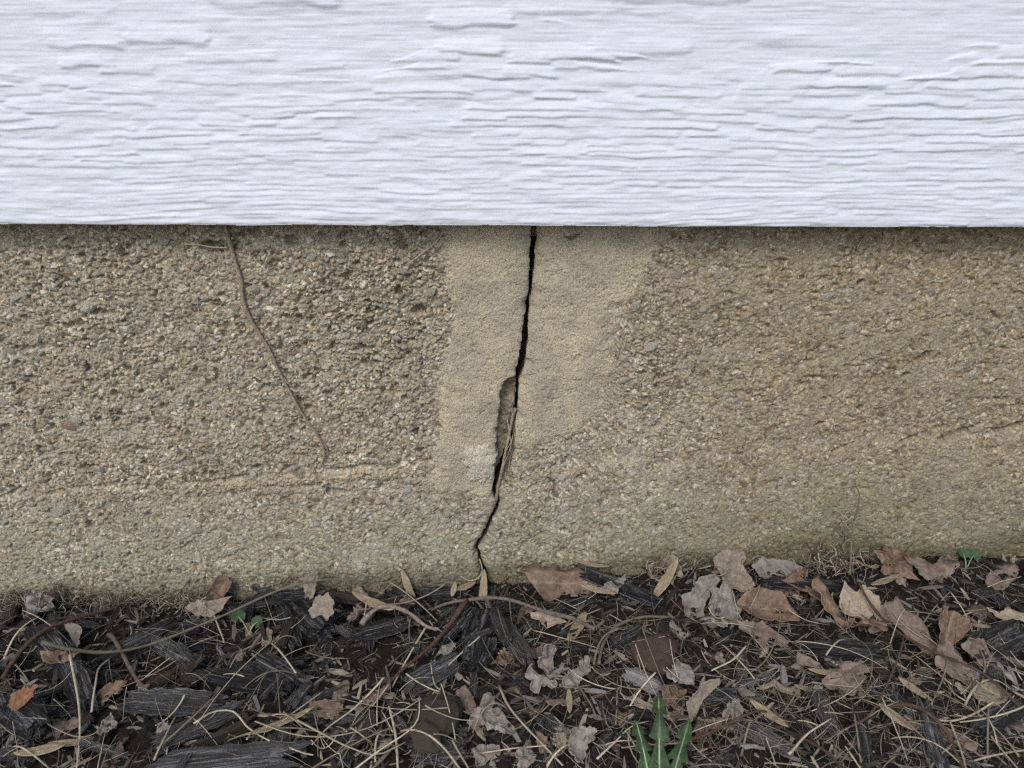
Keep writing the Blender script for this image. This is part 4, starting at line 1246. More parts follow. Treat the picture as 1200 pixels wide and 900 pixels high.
PL = [
    ('e', [(525,125),(560,95),(640,90),(720,105),(775,140),(740,165),(680,180),(620,210),(580,190),(545,160)], 22, 0, 0.3, 0.4, 0.5, 'grey', 'flat grey brown leaf lying along the wall foot', {}),
    ('e', [(690,265),(760,230),(800,260),(850,300),(900,350),(880,375),(820,350),(760,300)], 12, -35, 0.5, 0.9, 0.8, 'brown', 'dull brown curled leaf tucked in beside the pale maple leaf', {}),
    ('f', [(190,260),(230,240),(270,290),(280,330),(270,370),(330,420),(420,440),(400,485),(330,460),(270,390),(210,320)], 14, -45, 0.4, 0.9, 0.9, 'brown', 'long brown leaf curling under the pale maple leaf', {}),
    ('e', [(465,390),(500,340),(560,310),(620,330),(690,350),(715,390),(740,430),(735,510),(700,520),(640,500),(560,485),(480,465)], 26, -8, 0.35, 0.6, 0.55, 'brown', 'folded warm brown leaf resting on dark chips', {'fold': 0.35, 'lift': 0.003}),
    ('e', [(480,490),(540,480),(600,490),(650,530),(690,570),(680,590),(620,590),(560,575),(510,580),(490,540)], 20, -20, 0.5, 1.5, 1.0, 'mauve', 'rolled mauve leaf just in front of the folded brown one', {}),
    ('e', [(370,320),(420,310),(450,330),(465,400),(440,470),(380,520),(310,510),(290,470),(340,430)], 20, 60, 0.9, 1.1, 1.3, 'grey', 'crumpled grey leaf behind the trough shaped one', {}),
    ('e', [(200,370),(230,330),(300,280),(370,265),(385,290),(340,340),(310,380),(280,440),(230,470),(205,460)], 30, 45, 0.4, 1.3, 0.7, 'grey', 'pale grey leaf curled into a trough', {'lift': 0.003}),
    ('e', [(355,140),(400,105),(490,85),(505,120),(490,190),(460,220),(430,270),(390,250),(370,210)], 48, 70, 0.5, 0.5, 0.6, 'tan', 'upright grey tan leaf bent over beside the wall', {'lift': 0.003}),
    ('e', [(445,190),(480,180),(515,240),(535,290),(520,310),(470,328),(425,310),(408,260),(430,235)], 42, -60, 0.6, 0.5, 0.5, 'tan', 'small grey tan leaf folded in front of the upright bent one', {'lift': 0.006}),
    ('e', [(40,170),(70,130),(120,115),(170,130),(190,180),(170,215),(110,225),(60,210)], 35, 10, 0.9, 1.0, 1.5, 'tan', 'crumpled tan leaf ball at the wall foot beside the rootlets', {}),
    ('f', [(430,110),(440,30),(470,20),(520,45),(570,55),(580,90),(560,160),(500,165),(450,140)], 50, 60, 0.6, 0.9, 1.4, 'brown', 'crumpled brown leaf leaning on the wall by the withered weed', {'lift': 0.002}),
    ('f', [(560,150),(620,140),(690,160),(740,125),(775,150),(740,190),(690,215),(680,250),(620,215),(570,190)], 35, -5, 0.5, 1.2, 1.5, 'mauve', 'long crumpled mauve brown leaf spilling down from the wall', {'lift': 0.003}),
    ('f', [(500,340),(560,310),(620,370),(650,420),(660,480),(670,580),(620,545),(570,470),(520,400)], 20, -55, 0.3, 0.7, 0.45, 'mauve', 'large mauve half leaf beside the pale maple leaf', {'lift': 0.002}),
    ('f', [(680,580),(710,510),(760,500),(810,580),(820,620),(800,698),(750,670),(700,620)], 18, -60, 0.4, 0.5, 0.5, 'mauve', 'pointed mauve leaf with fine veins below the broad brown one', {'lift': 0.002}),
    ('f', [(640,340),(690,310),(750,350),(830,390),(840,430),(780,470),(730,490),(700,540),(670,550),(660,470),(645,410)], 34, 65, 0.3, 0.9, 0.5, 'brown', 'broad warm brown leaf creased along its raised midrib', {'lift': 0.005, 'fold': 0.3}),
    ('f', [(790,500),(830,460),(890,480),(905,540),(900,590),(850,580),(810,540)], 25, 30, 0.7, 0.8, 1.2, 'mauve', 'crumpled dark mauve scrap behind the pointed mauve leaf', {}),
    ('f', [(820,690),(860,650),(930,650),(970,690),(930,720),(890,745),(840,725)], 20, -20, 0.6, 0.7, 1.2, 'tan', 'torn tan leaf scrap beside the red twig', {}),
    ('f', [(285,290),(320,222),(362,268),(395,238),(425,268),(455,283),(448,325),(480,318),(475,380),(440,400),(390,390),(350,370),(300,350),(274,330)], 40, 70, 0.3, 0.4, 0.35, 'pale', 'pale tan maple leaf with pointed lobes, propped up', {'lift': 0.004}),
    ('f', [(878,350),(940,362),(985,338),(1038,375),(1075,410),(1000,402),(930,388)], 20, -12, 0.3, 0.5, 0.6, 'pale', 'pale cream leaf with a sharp tip near the charcoal chunk', {'lift': 0.004}),
    ('e', [(770,630),(820,650),(880,690),(950,695),(1020,700),(1020,735),(960,722),(880,712),(800,692),(762,665)], 12, -15, 0.3, 1.2, 0.8, 'mauve', 'narrow pinkish leaf strip leading to the rolled folds', {'lift': 0.002}),
    ('f', [(228,660),(280,620),(330,595),(410,620),(370,640),(350,680),(300,695),(255,690)], 22, 20, 0.5, 1.6, 1.3, 'mauve', 'pinkish grey leaf rolled into folds among grass hairs', {'lift': 0.003}),
    ('e', [(560,780),(640,755),(740,765),(860,790),(830,820),(760,815),(660,800)], 10, -5, 0.4, 0.9, 1.0, 'tan', 'flat tan leaf scrap in front of the rolled pinkish leaf', {}),
    ('d', [(600,500),(640,435),(680,480),(720,490),(730,560),(690,580),(640,570),(605,540)], 38, 40, 1.0, 0.6, 0.9, 'grey', 'shiny grey leaf cupped beside the red brown rock', {'lift': 0.002}),
    ('d', [(605,590),(660,580),(710,610),(700,670),(650,675),(612,640)], 20, -50, 0.7, 0.8, 1.0, 'brown', 'dull brown leaf curled under the cupped grey one', {}),
    ('d', [(700,650),(720,590),(780,555),(850,543),(845,560),(780,590),(745,630),(730,690),(712,705)], 40, 50, 0.4, 1.3, 0.5, 'tan', 'narrow tan leaf strip curled upright beside the green weed', {'lift': 0.002}),
    ('d', [(450,612),(520,620),(600,660),(680,690),(710,712),(640,705),(560,665),(480,630)], 10, -25, 0.3, 0.8, 0.4, 'tan', 'long thin tan leaf strip behind the green weed', {}),
    ('d', [(62,500),(90,540),(150,535),(205,545),(190,572),(120,592),(85,587)], 30, 0, 0.8, 1.2, 1.6, 'grey', 'crumpled silvery leaf with curled torn edges', {'lift': 0.002}),
    ('d', [(105,450),(130,415),(185,410),(160,450),(165,500),(140,540),(110,500)], 38, 70, 0.8, 1.2, 1.6, 'grey', 'silvery torn leaf piece standing behind the crumpled one', {'lift': 0.002}),
    ('d', [(200,520),(250,500),(290,470),(322,490),(270,530),(240,580),(210,552)], 34, 30, 0.8, 1.0, 1.5, 'grey', 'small silvery curled leaf piece by the grass hairs', {'lift': 0.002}),
    ('d', [(325,228),(360,222),(380,200),(462,180),(440,215),(420,250),(380,245)], 30, 20, 0.6, 0.8, 1.0, 'grey', 'small silvery torn leaf under the large curled brown leaf', {'lift': 0.002}),
    ('d', [(635,330),(665,340),(700,375),(715,395),(690,390),(655,360)], 25, -40, 0.8, 1.0, 1.5, 'grey', 'silvery leaf shred above the red brown rock', {'lift': 0.003}),
    ('c', [(465,610),(490,585),(520,620),(545,670),(545,700),(510,690),(485,655)], 25, -60, 0.5, 1.0, 0.7, 'mauve', 'pinkish narrow leaf running down to the grey strip', {'lift': 0.002}),
    ('c', [(540,700),(600,690),(660,715),(695,782),(640,765),(560,742),(535,720)], 22, -25, 0.5, 1.3, 1.2, 'grey', 'pale grey curled leaf strip with torn edges', {'lift': 0.003}),
    ('c', [(530,845),(570,820),(640,825),(648,860),(600,892),(545,890)], 20, 10, 0.6, 0.8, 1.3, 'grey', 'crumpled grey leaf in front of the pale grey strip', {}),
    ('d', [(12,845),(45,820),(105,860),(95,895),(30,895)], 22, 40, 0.6, 0.8, 1.2, 'grey', 'torn grey leaf beside the long straw', {}),
    ('d', [(250,765),(290,735),(345,742),(345,785),(305,800),(272,880),(255,892),(228,850),(238,795)], 34, 60, 0.8, 1.4, 1.0, 'grey', 'pale grey leaf curled over with dark gaps', {'lift': 0.003}),
    ('d', [(160,775),(190,755),(228,762),(230,795),(195,822),(162,805)], 24, 30, 0.7, 0.8, 1.0, 'tan', 'small tan grey leaf beside the curled pale one', {}),
    ('d', [(130,290),(75,295),(85,315),(150,340),(205,345),(222,330),(180,305)], 20, -12, 0.3, 1.3, 0.6, 'pale', 'pale curled leaf strip under the forked twig', {'lift': 0.002}),
    ('a', [(50,610),(80,590),(155,572),(130,620),(90,672),(55,650)], 38, 40, 0.4, 0.5, 0.4, 'rust', 'small bright rust brown leaf on dark chips', {'lift': 0.003}),
    ('a', [(245,340),(290,335),(325,360),(342,430),(322,446),(290,390)], 30, -55, 0.4, 0.8, 0.7, 'grey', 'pale grey tongue shaped leaf beside the red brown twig', {'lift': 0.004}),
    ('a', [(118,222),(150,208),(205,235),(232,275),(160,292),(140,260)], 35, -20, 0.9, 1.0, 1.6, 'grey', 'pale crumpled leaf on the grass tangle at the wall foot', {'lift': 0.002}),
    ('a', [(165,455),(230,440),(325,448),(290,480),(200,488)], 10, 0, 0.3, 0.6, 0.7, 'brown', 'brown leaf lying under the pale tongue leaf', {}),
    ('a', [(415,722),(452,688),(470,740),(450,770),(420,770)], 30, 70, 0.8, 0.9, 1.3, 'grey', 'pale torn leaf shred beside the flat plank piece', {}),
    ('a', [(635,688),(680,692),(692,735),(665,755),(650,745)], 32, 70, 0.8, 0.9, 1.3, 'grey', 'pale grey leaf shred on the splintered chips', {'lift': 0.002}),
    ('b', [(563,260),(590,210),(630,195),(660,222),(667,260),(635,322),(590,300)], 40, 80, 0.4, 0.5, 0.35, 'tan', 'round tan brown leaf below the narrow upright one', {'lift': 0.003}),
    ('b', [(815,150),(850,138),(872,165),(862,192),(825,190)], 40, 60, 0.5, 0.5, 0.6, 'mauve', 'small rounded mauve leaf at the wall foot by the tan sliver', {}),
    ('b', [(290,320),(320,330),(340,370),(335,395),(305,360)], 25, -60, 0.5, 0.7, 0.8, 'brown', 'small brown leaf below the two leaved seedling', {}),
    ('b', [(360,345),(385,315),(410,325),(395,380),(375,385)], 35, 60, 0.6, 0.7, 0.8, 'tan', 'small tan leaf with a twist beside the seedling', {}),
    ('c', [(85,632),(140,602),(200,578),(198,600),(150,640),(100,657)], 12, 25, 0.4, 0.8, 0.8, 'mauve', 'pinkish flat leaf scrap among the straws', {'lift': 0.002}),
    ('b', [(560,640),(620,625),(700,650),(690,690),(620,690),(570,670)], 12, 0, 0.4, 0.6, 0.7, 'brown', 'reddish dull leaf under the crossing straws', {}),
    ('d', [(35,85),(70,80),(120,90),(200,85),(300,85),(345,115),(385,145),(375,160),(330,170),(310,200),(285,230),(250,208),(200,195),(170,220),(135,234),(110,200),(80,170),(50,130)], 42, 0, 0.25, -1.3, 0.45, 'brown', 'large curled russet brown leaf leaning on the wall beside the crack', {'lift': 0.002}),
    ('b', [(165,205),(195,150),(220,120),(300,145),(285,180),(250,218),(175,225)], 62, 60, 0.3, 0.8, 0.3, 'brown', 'upright folded brown leaf leaning on the wall near the vine', {'lift': 0.012, 'fold': 0.3}),
    ('b', [(60,270),(100,235),(145,238),(245,218),(205,270),(180,300),(100,290)], 30, 15, 0.3, 0.7, 0.4, 'tan', 'pointed tan leaf wing under the upright folded leaf', {'lift': 0.004}),
    ('b', [(540,140),(580,105),(603,88),(590,170),(580,230),(560,252),(548,190)], 70, 75, 0.3, 0.7, 0.4, 'tan', 'narrow upright tan leaf with a curled tip against the wall', {'lift': 0.002}),
]
for i, (zm, pts, tilt, ang, ku, kv, cr, colr, lab, ex_) in enumerate(PL):
    poly_leaf(zm, pts, tilt, ang, ku, kv, cr, colr, lab, 2000 + i, **ex_)

# pale slivers and winged seeds
SL = [(778, 690, 28, 8, 34, 'straw leaf blade, pale yellow, leaning up at the wall foot', 'yellow'), (483, 683, 21, 5, -52, 'tan pointed sliver leaning on the wall', 'yellow'), (437, 706, 26, 7, -26, 'pale tan sliver lying by the small mauve leaf', 'yellow'),
      (566, 697, 22, 5.5, 84, 'pale tan sliver standing at the foot of the crack', 'yellow'), (546, 688, 12, 6, 30, 'short brown tan husk beside the crack', 'yellow'), (676, 738, 24, 8, 62, 'tan wood sliver below the forked twig', 'yellow'),
      (1036, 684, 20, 6, 24, 'tan sliver beside the withered weed', 'yellow'), (1072, 812, 20, 6, -55, 'tan husk among the grass hairs by the pointed leaf', 'yellow'), (1050, 845, 20, 7, -55, 'tan husk below the other one', 'yellow'),
      (667, 825, 16, 4, 88, 'small orange tan husk under the long grass', 'yellow'), (50, 889, 26, 8, 8, 'pale yellow tan husk beside dark bark', 'yellow'), (85, 874, 24, 5, 2, 'thin tan sliver above the pale husk', 'yellow'),
      (900, 840, 24, 6, -48, 'tan husk strip among the grass hairs by the green weed', 'yellow'), (965, 797, 18, 5, -6, 'tan husk beside the rolled pinkish leaf', 'yellow'), (945, 812, 14, 5, -10, 'short orange tan husk by the rolled pinkish leaf', 'yellow'),
      (700, 708, 20, 5, -18, 'dull tan husk beside the silvery torn leaf', 'yellow'), (330, 848, 36, 6, 28, 'long tan husk between the dark chips', 'yellow'), (532, 697, 8, 4, 70, 'tiny pale husk beside the standing sliver', 'yellow'), (690, 661, 18, 4, -10, 'pale sliver along the wall beside the large curled leaf', 'yellow')]
for i, (u, v, s, hw, yaw, lab, c) in enumerate(SL):
    lean = 48 if 'standing' in lab or 'leaning' in lab else 4
    leaf(u, v, 'lance', s, 0.8 * hw / s / 0.2, yaw, lean if math.sin(R(yaw)) > 0 else -lean, RNG.uniform(-10, 10), 0.25, 0.7, 0.12, c, lab, 2300 + i, group='pale husks and slivers', name='husk', cat='husk', lift=0.002, q=0.8, nr=5)

# ================================================================== twigs
def twig(name, pts, r0, r1, mat, label, branches=(), lift=0.002, arch=0.0, n=22, knob=0.17, cat='twig'):
    root = tag(bpy.data.objects.new(name, None), label, cat)
    COL.objects.link(root)
    P = lay_rigid(px_path(pts, n), 3, r0, 0.97)
    P[:, 2] += arch * np.sin(np.linspace(0, np.pi, n))
    rad = np.linspace(r0, r1, n) * (1 + knob * RNG.normal(size=n))
    V, Q, T = tube(P, rad, 8)
    obj('stem', np_mesh('stem', V, Q, T), M[mat], root); stamp(P + (0, 0, r1))
    for bp, b0, b1, bm in branches:
        B = lay_rigid(px_path(bp, 14), 2, b0, 0.97)
        j = int(np.argmin(np.linalg.norm(P[:, :2] - B[0, :2], axis=1)))
        B[:, 2] += (P[j, 2] - B[0, 2]) * np.linspace(1, 0, 14) ** 2; B[0] = P[j]
        V, Q, T = tube(B, np.linspace(b0, b1, 14) * (1 + knob * RNG.normal(size=14)), 7)
        obj('side_branch', np_mesh('side_branch', V, Q, T), M[bm], root); stamp(B)
    return root
twig('twig', [(0, 783), (60, 742), (105, 720), (140, 703)], 0.0017, 0.0011, 'twig_red', 'straight red brown twig running from the wall foot over dark chips')
twig('twig', [(124, 732), (140, 758), (160, 790), (176, 812)], 0.0019, 0.0015, 'twig_brown', 'short rough brown bark stub below the red brown twig', knob=0.2)
twig('grass_stalk', [(60, 790), (120, 772), (160, 758), (215, 738), (270, 722), (330, 704), (432, 686)], 0.0013, 0.0008, 'twig_olive', 'long straight olive grey stalk lying along the wall foot', n=34, cat='stalk')
twig('twig', [(505, 704), (545, 713), (590, 711), (640, 716), (676, 720), (697, 733)], 0.0013, 0.0016, 'twig_pink', 'pale pinkish forked twig lying across the foot of the crack', [
    ([(546, 714), (525, 738), (500, 760), (470, 782), (452, 800)], 0.0017, 0.0010, 'twig_red')], lift=0.004, arch=0.003, n=26)
twig('twig', [(424, 738), (450, 724), (480, 723), (500, 732), (514, 737)], 0.0019, 0.0014, 'twig_pink', 'thick bent pinkish twig piece beside the forked twig', knob=0.15)
twig('twig', [(1006, 688), (1035, 715), (1066, 742), (1100, 765), (1150, 790), (1200, 822)], 0.0012, 0.0009, 'twig_dark', 'long thin dark red twig crossing over the mauve leaves', [
    ([(1062, 740), (1050, 775), (1036, 805), (1020, 830), (980, 848)], 0.0009, 0.0006, 'twig_dark')], lift=0.004, arch=0.004, n=30)
twig('twig', [(1035, 815), (1075, 828), (1110, 850), (1130, 880), (1150, 905)], 0.0014, 0.0010, 'twig_dark', 'dark bent twig among the grass hairs below the pointed mauve leaf')
twig('twig', [(940, 845), (975, 870), (1000, 900)], 0.0009, 0.0007, 'twig_dark', 'short thin dark twig among the grass hairs')
twig('twig', [(575, 705), (585, 690), (596, 670)], 0.0008, 0.0005, 'twig_dark', 'tiny dark twig curving up beside the crack', lift=0.006)
twig('twig', [(800, 860), (850, 845), (900, 822)], 0.0010, 0.0007, 'twig_red', 'thin red brown twig behind the green weed')
twig('root_strand', [(702, 770), (708, 745), (722, 728), (750, 718), (785, 716)], 0.0013, 0.0010, 'twig_olive', 'grey arching root strand beside the red brown rock', lift=0.004, arch=0.005, cat='root')
twig('root_strand', [(696, 775), (700, 758), (710, 740), (728, 730)], 0.0009, 0.0007, 'twig_olive', 'thin grey root strand under the arching one', lift=0.003, arch=0.003, cat='root')

# straws one can follow in the photograph
NST = [([(585, 788), (595, 815), (615, 842), (640, 868), (660, 888)], 0.0011, 'long stout pale straw slanting down in front of the silvery leaves'),
       ([(500, 724), (480, 755), (458, 790)], 0.0010, 'straight pale straw crossing below the bent twig'),
       ([(317, 742), (335, 775), (348, 797)], 0.0011, 'straight pale straw slanting over dark chips by the seedling'),
       ([(450, 798), (415, 820), (380, 845), (365, 868)], 0.0011, 'tan straw slanting between chips and clod'),
       ([(332, 834), (370, 850), (410, 868), (440, 876), (475, 862)], 0.0011, 'long bent pale straw below the pinkish leaf scrap'),
       ([(455, 815), (462, 845), (466, 900)], 0.0010, 'upright tan straw beside the tan clod'),
       ([(470, 855), (500, 870), (545, 898)], 0.0010, 'pale straw slanting in front of the clod'),
       ([(400, 900), (440, 880), (490, 850), (492, 826)], 0.0009, 'pale straw curving up to the clod'),
       ([(300, 852), (360, 856), (420, 848), (490, 826)], 0.0007, 'thin pale straw running along below the pinkish leaf scrap'),
       ([(530, 863), (548, 885), (556, 900)], 0.0010, 'short stout pale straw by the crumpled grey leaf'),
       ([(565, 874), (600, 868), (640, 866)], 0.0007, 'thin straw lying level below the silvery leaves'),
       ([(88, 788), (92, 830), (86, 880), (82, 900)], 0.0010, 'long pale upright straw over the dark chips'),
       ([(40, 842), (50, 820), (70, 808), (88, 802)], 0.0009, 'hooked pale straw joining the long upright one'),
       ([(106, 830), (112, 800), (116, 778), (128, 762)], 0.0009, 'pale straw standing beside the bark stub'),
       ([(28, 718), (55, 732), (82, 748)], 0.0008, 'thin pale straw beside the tongue shaped leaf'),
       ([(0, 762), (20, 742), (45, 722)], 0.0011, 'dull straw slanting beside the red brown twig'),
       ([(228, 850), (250, 830), (266, 826), (290, 846), (316, 868)], 0.0009, 'bent pale straw over the splintered chips'),
       ([(180, 890), (195, 865), (206, 840)], 0.0008, 'short straw leaning on the splintered chips'),
       ([(455, 684), (480, 700), (512, 718)], 0.0009, 'pale straw crossing the tan slivers'),
       ([(456, 720), (490, 700), (522, 682)], 0.0010, 'tan straw slanting up to the crack'),
       ([(305, 712), (325, 725), (342, 738)], 0.0008, 'curly pale stem beside the seedling'),
       ([(700, 880), (720, 860), (745, 836), (762, 830)], 0.0008, 'pale stem arching over the green weed'),
       ([(835, 775), (860, 766), (875, 752)], 0.0009, 'tan stem beside the cupped grey leaf'),
       ([(848, 738), (862, 762), (885, 790)], 0.0009, 'tan stem below the curled trough leaf'),
       ([(625, 722), (660, 735), (704, 746)], 0.0008, 'pale straw under the forked twig'),
       ([(970, 757), (985, 745), (1000, 735)], 0.0008, 'yellow straw beside the pale maple leaf'),
       ([(925, 712), (945, 715), (966, 716)], 0.0008, 'pale straw lying level on dark chips by the folded leaf'),
       ([(1160, 680), (1178, 670), (1200, 665)], 0.0007, 'thin pale straw near the wall foot by the clover leaves'),
       ([(1118, 678), (1135, 705), (1146, 730)], 0.0008, 'pale straw behind the broad brown leaf'),
       ([(1085, 715), (1100, 695), (1118, 678)], 0.0007, 'thin straw slanting up behind the broad brown leaf'),
       ([(1050, 845), (1090, 862), (1130, 880)], 0.0008, 'pale straw below the tan husks'),
       ([(1100, 835), (1135, 825), (1165, 818)], 0.0009, 'pale straw leading to the tan scrap'),
       ([(925, 880), (950, 850), (975, 835)], 0.0009, 'pale straw crossing the thin dark twig'),
       ([(995, 855), (1012, 880), (1025, 900)], 0.0008, 'pale straw slanting away from the dark chip')]
for pts, r0, lab in NST:
    straw(px_path(pts, 14), r0, 'straw', lab, None, lift=0.0015, arch=0.002)
for i in range(180):
    if RNG.random() < 0.24:
        u, v = 440 + RNG.normal() * 85, 845 + RNG.normal() * 38
    elif RNG.random() < 0.75:
        u, v = RNG.uniform(680, 1230), RNG.uniform(720, 905)
    else:
        u, v = RNG.uniform(0, 700), RNG.uniform(705, 905)
    rand_straw(u, min(max(v, 705 - 0.045 * u), 930))
ex = Joined()
tg2 = Joined()
for i in range(260):
    u, v = rand_uv(0.7)
    x, y = G(u, v)
    P = lay_rigid(wander(x, y, RNG.uniform(0.006, 0.028), RNG.uniform(0, 6.3), RNG, 9, 0.06), 1, 0.0005, 0.85)
    V, Q, T = tube(P, np.linspace(0.0003, 0.00015, len(P)), 3)
    tg2.add(V, Q, T, HC[RNG.integers(3)])
o = obj('grass_hairs', tg2.mesh('grass_hairs'), M['shreds'])
tag(o, 'loose pale grass hairs lying on top of leaves and chips', 'grass', kind='stuff')

# ================================================================== live and withered weeds
def toothed_leaf(L, wd, nteeth, seed):
    r = np.random.default_rng(seed)
    nu, nv = 61, 9
    u = np.linspace(0, 1, nu)
    env = np.clip(np.sin(np.pi * np.clip(u, 0, 1) ** 0.75) ** 0.7, 0, 1) * (0.45 + 0.55 * u)
    f = (u * nteeth) % 1.0
    saw = 0.22 + 0.78 * (1 - f) ** 1.2
    tipz = sstep(0.80, 0.9, u)
    half = wd * env * (saw * (1 - tipz) + tipz * 0.95) * (1 - sstep(0.93, 1.0, u) * 0.96) + 0.0006
    s = np.linspace(-1, 1, nv)
    X = u[:, None] * L - np.abs(s)[None] * half[:, None] * 0.25
    Y = s[None] * half[:, None]
    half = half * (1 + 0.22 * r.normal(size=nu) * 0.5)
    Z = 0.35 * np.abs(Y) + 0.10 * L * np.sin(u * 2.6)[:, None] + 0.0022 * vn(X / 0.008, Y / 0.006, seed) + 0.002 * vn(X / 0.02, Y * 0, seed + 3)
    vein = np.exp(-(s[None] / 0.12) ** 2) + 0 * X
    return np.stack([X, Y, Z], -1), grid_quads(nu, nv), vein.ravel(), np.stack([u * L, 0 * u, 0.10 * L * np.sin(u * 2.6) + 0.0002], -1)
weed = bpy.data.objects.new('weed', None); COL.objects.link(weed)
wx_, wy_ = G(772, 975)
weed.location = (wx_, wy_, float(Hat(wx_, wy_)) - 0.002)
tag(weed, 'green weed with long toothed leaves growing in front of the lichen chip', 'weed')
for i, (tu, tv, wd, nt_, pit) in enumerate(((736, 838, 0.0086, 6, 12), (768, 812, 0.0090, 5, 14), (812, 850, 0.0092, 5, 16), (826, 905, 0.009, 4, 18), (715, 925, 0.008, 4, 14))):
    tx, ty = G(tu, tv)
    dx, dy = tx - wx_, ty - wy_
    Lf = math.hypot(dx, dy) / math.cos(R(pit)) * 0.80
    V, Q, vein, mid = toothed_leaf(Lf, wd, nt_, 40 + i)
    me = np_mesh('leaf', V, Q, attrs={'vein': vein})
    o = obj('leaf', me, M['green'], weed, (0, 0, 0.002), (0, -R(pit), math.atan2(dy, dx)))
    sm = o.modifiers.new('thickness', 'SOLIDIFY'); sm.thickness = 0.0004
    V2, Q2, T2 = tube(mid[:-3:3], np.linspace(0.0009, 0.0003, len(mid[:-3:3])), 6)
    obj('midrib', np_mesh('midrib', V2, Q2, T2), M['green_rib'], o)
def seedling(name, label, leaves, base):
    bx_, by_ = G(*base)
    root = bpy.data.objects.new(name, None); COL.objects.link(root)
    bz = float(Hat(bx_, by_))
    root.location = (bx_, by_, bz)
    tag(root, label, 'seedling')
    for i, (u, v, s, yaw, pitch) in enumerate(leaves):
        L = s * PX
        x, y = G(u, v); y = min(y, -L * 1.02)
        z = max(float(Hat(x, y)), bz) + 0.006
        P, Q, T, vein = leaf_points('scallop', L, L, 0.3 / L, 0.5 / L, 0.25, 60 + i, nr=6)
        o = obj('leaf', np_mesh('leaf', P, Q, T, attrs={'vein': vein}), M['green'], root, (x - bx_, y - by_, z - bz), (0, -R(pitch), R(yaw)))
        sm = o.modifiers.new('thickness', 'SOLIDIFY'); sm.thickness = 0.0004
        ps = spline([(0, 0, -0.002), ((x - bx_) * 0.4, (y - by_) * 0.4, 0.7 * (z - bz)), (x - bx_, y - by_, z - bz)], 7)
        V2, Q2, T2 = tube(ps, 0.0005, 6)
        obj('stalk', np_mesh('stalk', V2, Q2, T2), M['green_rib'], root)
    return root
seedling('seedling', 'tiny green seedling with two scalloped leaves below the vine', [(281, 731, 10, 100, 42), (301, 727, 9, 60, 40)], (292, 742))
seedling('seedling', 'tiny green clover like seedling at the wall foot by the crumpled leaf', [(1126, 655, 8, 100, 38), (1138, 656, 9, 60, 40)], (1132, 668))

# withered weed by the wall
wr = bpy.data.objects.new('withered_weed', None); COL.objects.link(wr)
tag(wr, 'withered weed standing at the wall with a curled brown tangle at its foot', 'weed')
def W3(u, v, y): x, z = W(u, v, y); return (x, y, z)
def pathobj(name, pts, r0, r1, mat, parent, n=16, sides=6):
    P = spline(pts, n)
    V, Q, T = tube(P, np.linspace(r0, r1, n), sides)
    return obj(name, np_mesh(name, V, Q, T), M[mat], parent)
gx_, gy_ = G(992, 690)
M['weed_green'] = mat_plain('fading_green_stem', (0.12, 0.13, 0.05), (0.2, 0.19, 0.09), 200)
pathobj('stem', [(gx_, gy_, float(Hat(gx_, gy_)) - 0.004), W3(996, 668, -0.016), W3(998, 635, -0.012), W3(1001, 610, -0.010)], 0.0011, 0.0006, 'straw_dull', wr)
pathobj('shoot', [W3(1001, 610, -0.010), W3(1006, 592, -0.009), W3(1007, 578, -0.008), W3(1002, 566, -0.006), W3(1003, 560, -0.005)], 0.0008, 0.0004, 'weed_green', wr)
for pts in (((998, 612), (975, 594), (962, 585), (950, 576)), ((999, 604), (990, 590), (984, 580), (982, 578)), ((1000, 612), (1008, 606), (1016, 607), (1022, 608)), ((997, 628), (985, 600), (978, 588), (970, 575))):
    pathobj('side_shoot', [W3(u, v, -0.010 - 0.001 * i) for i, (u, v) in enumerate(pts)], 0.0005, 0.0002, 'straw', wr, 10, 5)
for i in range(46):
    u0, v0 = 985 + RNG.normal() * 16, 655 + RNG.normal() * 13
    yb = -0.014 + RNG.normal() * 0.004
    pts = [W3(u0, v0, yb)]
    a = RNG.uniform(0, 6.3)
    for k_ in range(4):
        a += RNG.normal() * 1.1
        u0 += math.cos(a) * 8; v0 += math.sin(a) * 7
        pts.append(W3(u0, min(v0, 690), min(yb + RNG.normal() * 0.003, -0.004)))
    pathobj('rootlet', pts, RNG.uniform(0.0004, 0.0008), 0.0003, RNG.choice(['straw', 'straw_dull', 'twig_red'], p=[.5, .3, .2]), wr, 10, 4)

# ================================================================== dry vine and threads on the wall, root in the crack
def on_wall(pts, off):
    out = []
    for u, v in pts:
        x, z = W(u, v)
        out.append((x, -max(wall_h(x, z), 0.0005) - off, z))
    return out
vn_ = bpy.data.objects.new('dry_vine', None); COL.objects.link(vn_)
tag(vn_, 'dry brown vine stem clinging to the concrete below the siding', 'vine')
VP = [(262, 255), (267, 272), (273, 292), (279, 312), (284, 330), (286, 350), (292, 366), (300, 382), (310, 398), (318, 412), (327, 432), (335, 448), (344, 464), (352, 478), (361, 492), (371, 505), (378, 518), (381, 530), (377, 545)]
P = spline(on_wall(VP, 0.0014), 70)
P[:, 1] = np.convolve(np.pad(P[:, 1], 3, mode='edge'), np.ones(7) / 7, 'valid') - 0.0004
V, Q, T = tube(P, np.linspace(0.0018, 0.0007, 70) * (1 + 0.13 * vn(np.arange(70) / 2.0, np.zeros(70), 5)), 8)
obj('stem', np_mesh('stem', V, Q, T), M['vine'], vn_)
for pts, r_, mt in (([(268, 290), (250, 289), (232, 286), (217, 286)], 0.0007, 'straw'), ([(378, 518), (383, 522), (384, 534)], 0.0006, 'vine'), ([(300, 382), (296, 376), (287, 360)], 0.0013, 'vine'), ([(327, 432), (336, 446), (343, 452)], 0.0009, 'vine')):
    pathobj('side_shoot', on_wall(pts, 0.0012), r_, r_ * 0.6, mt, vn_, 12)
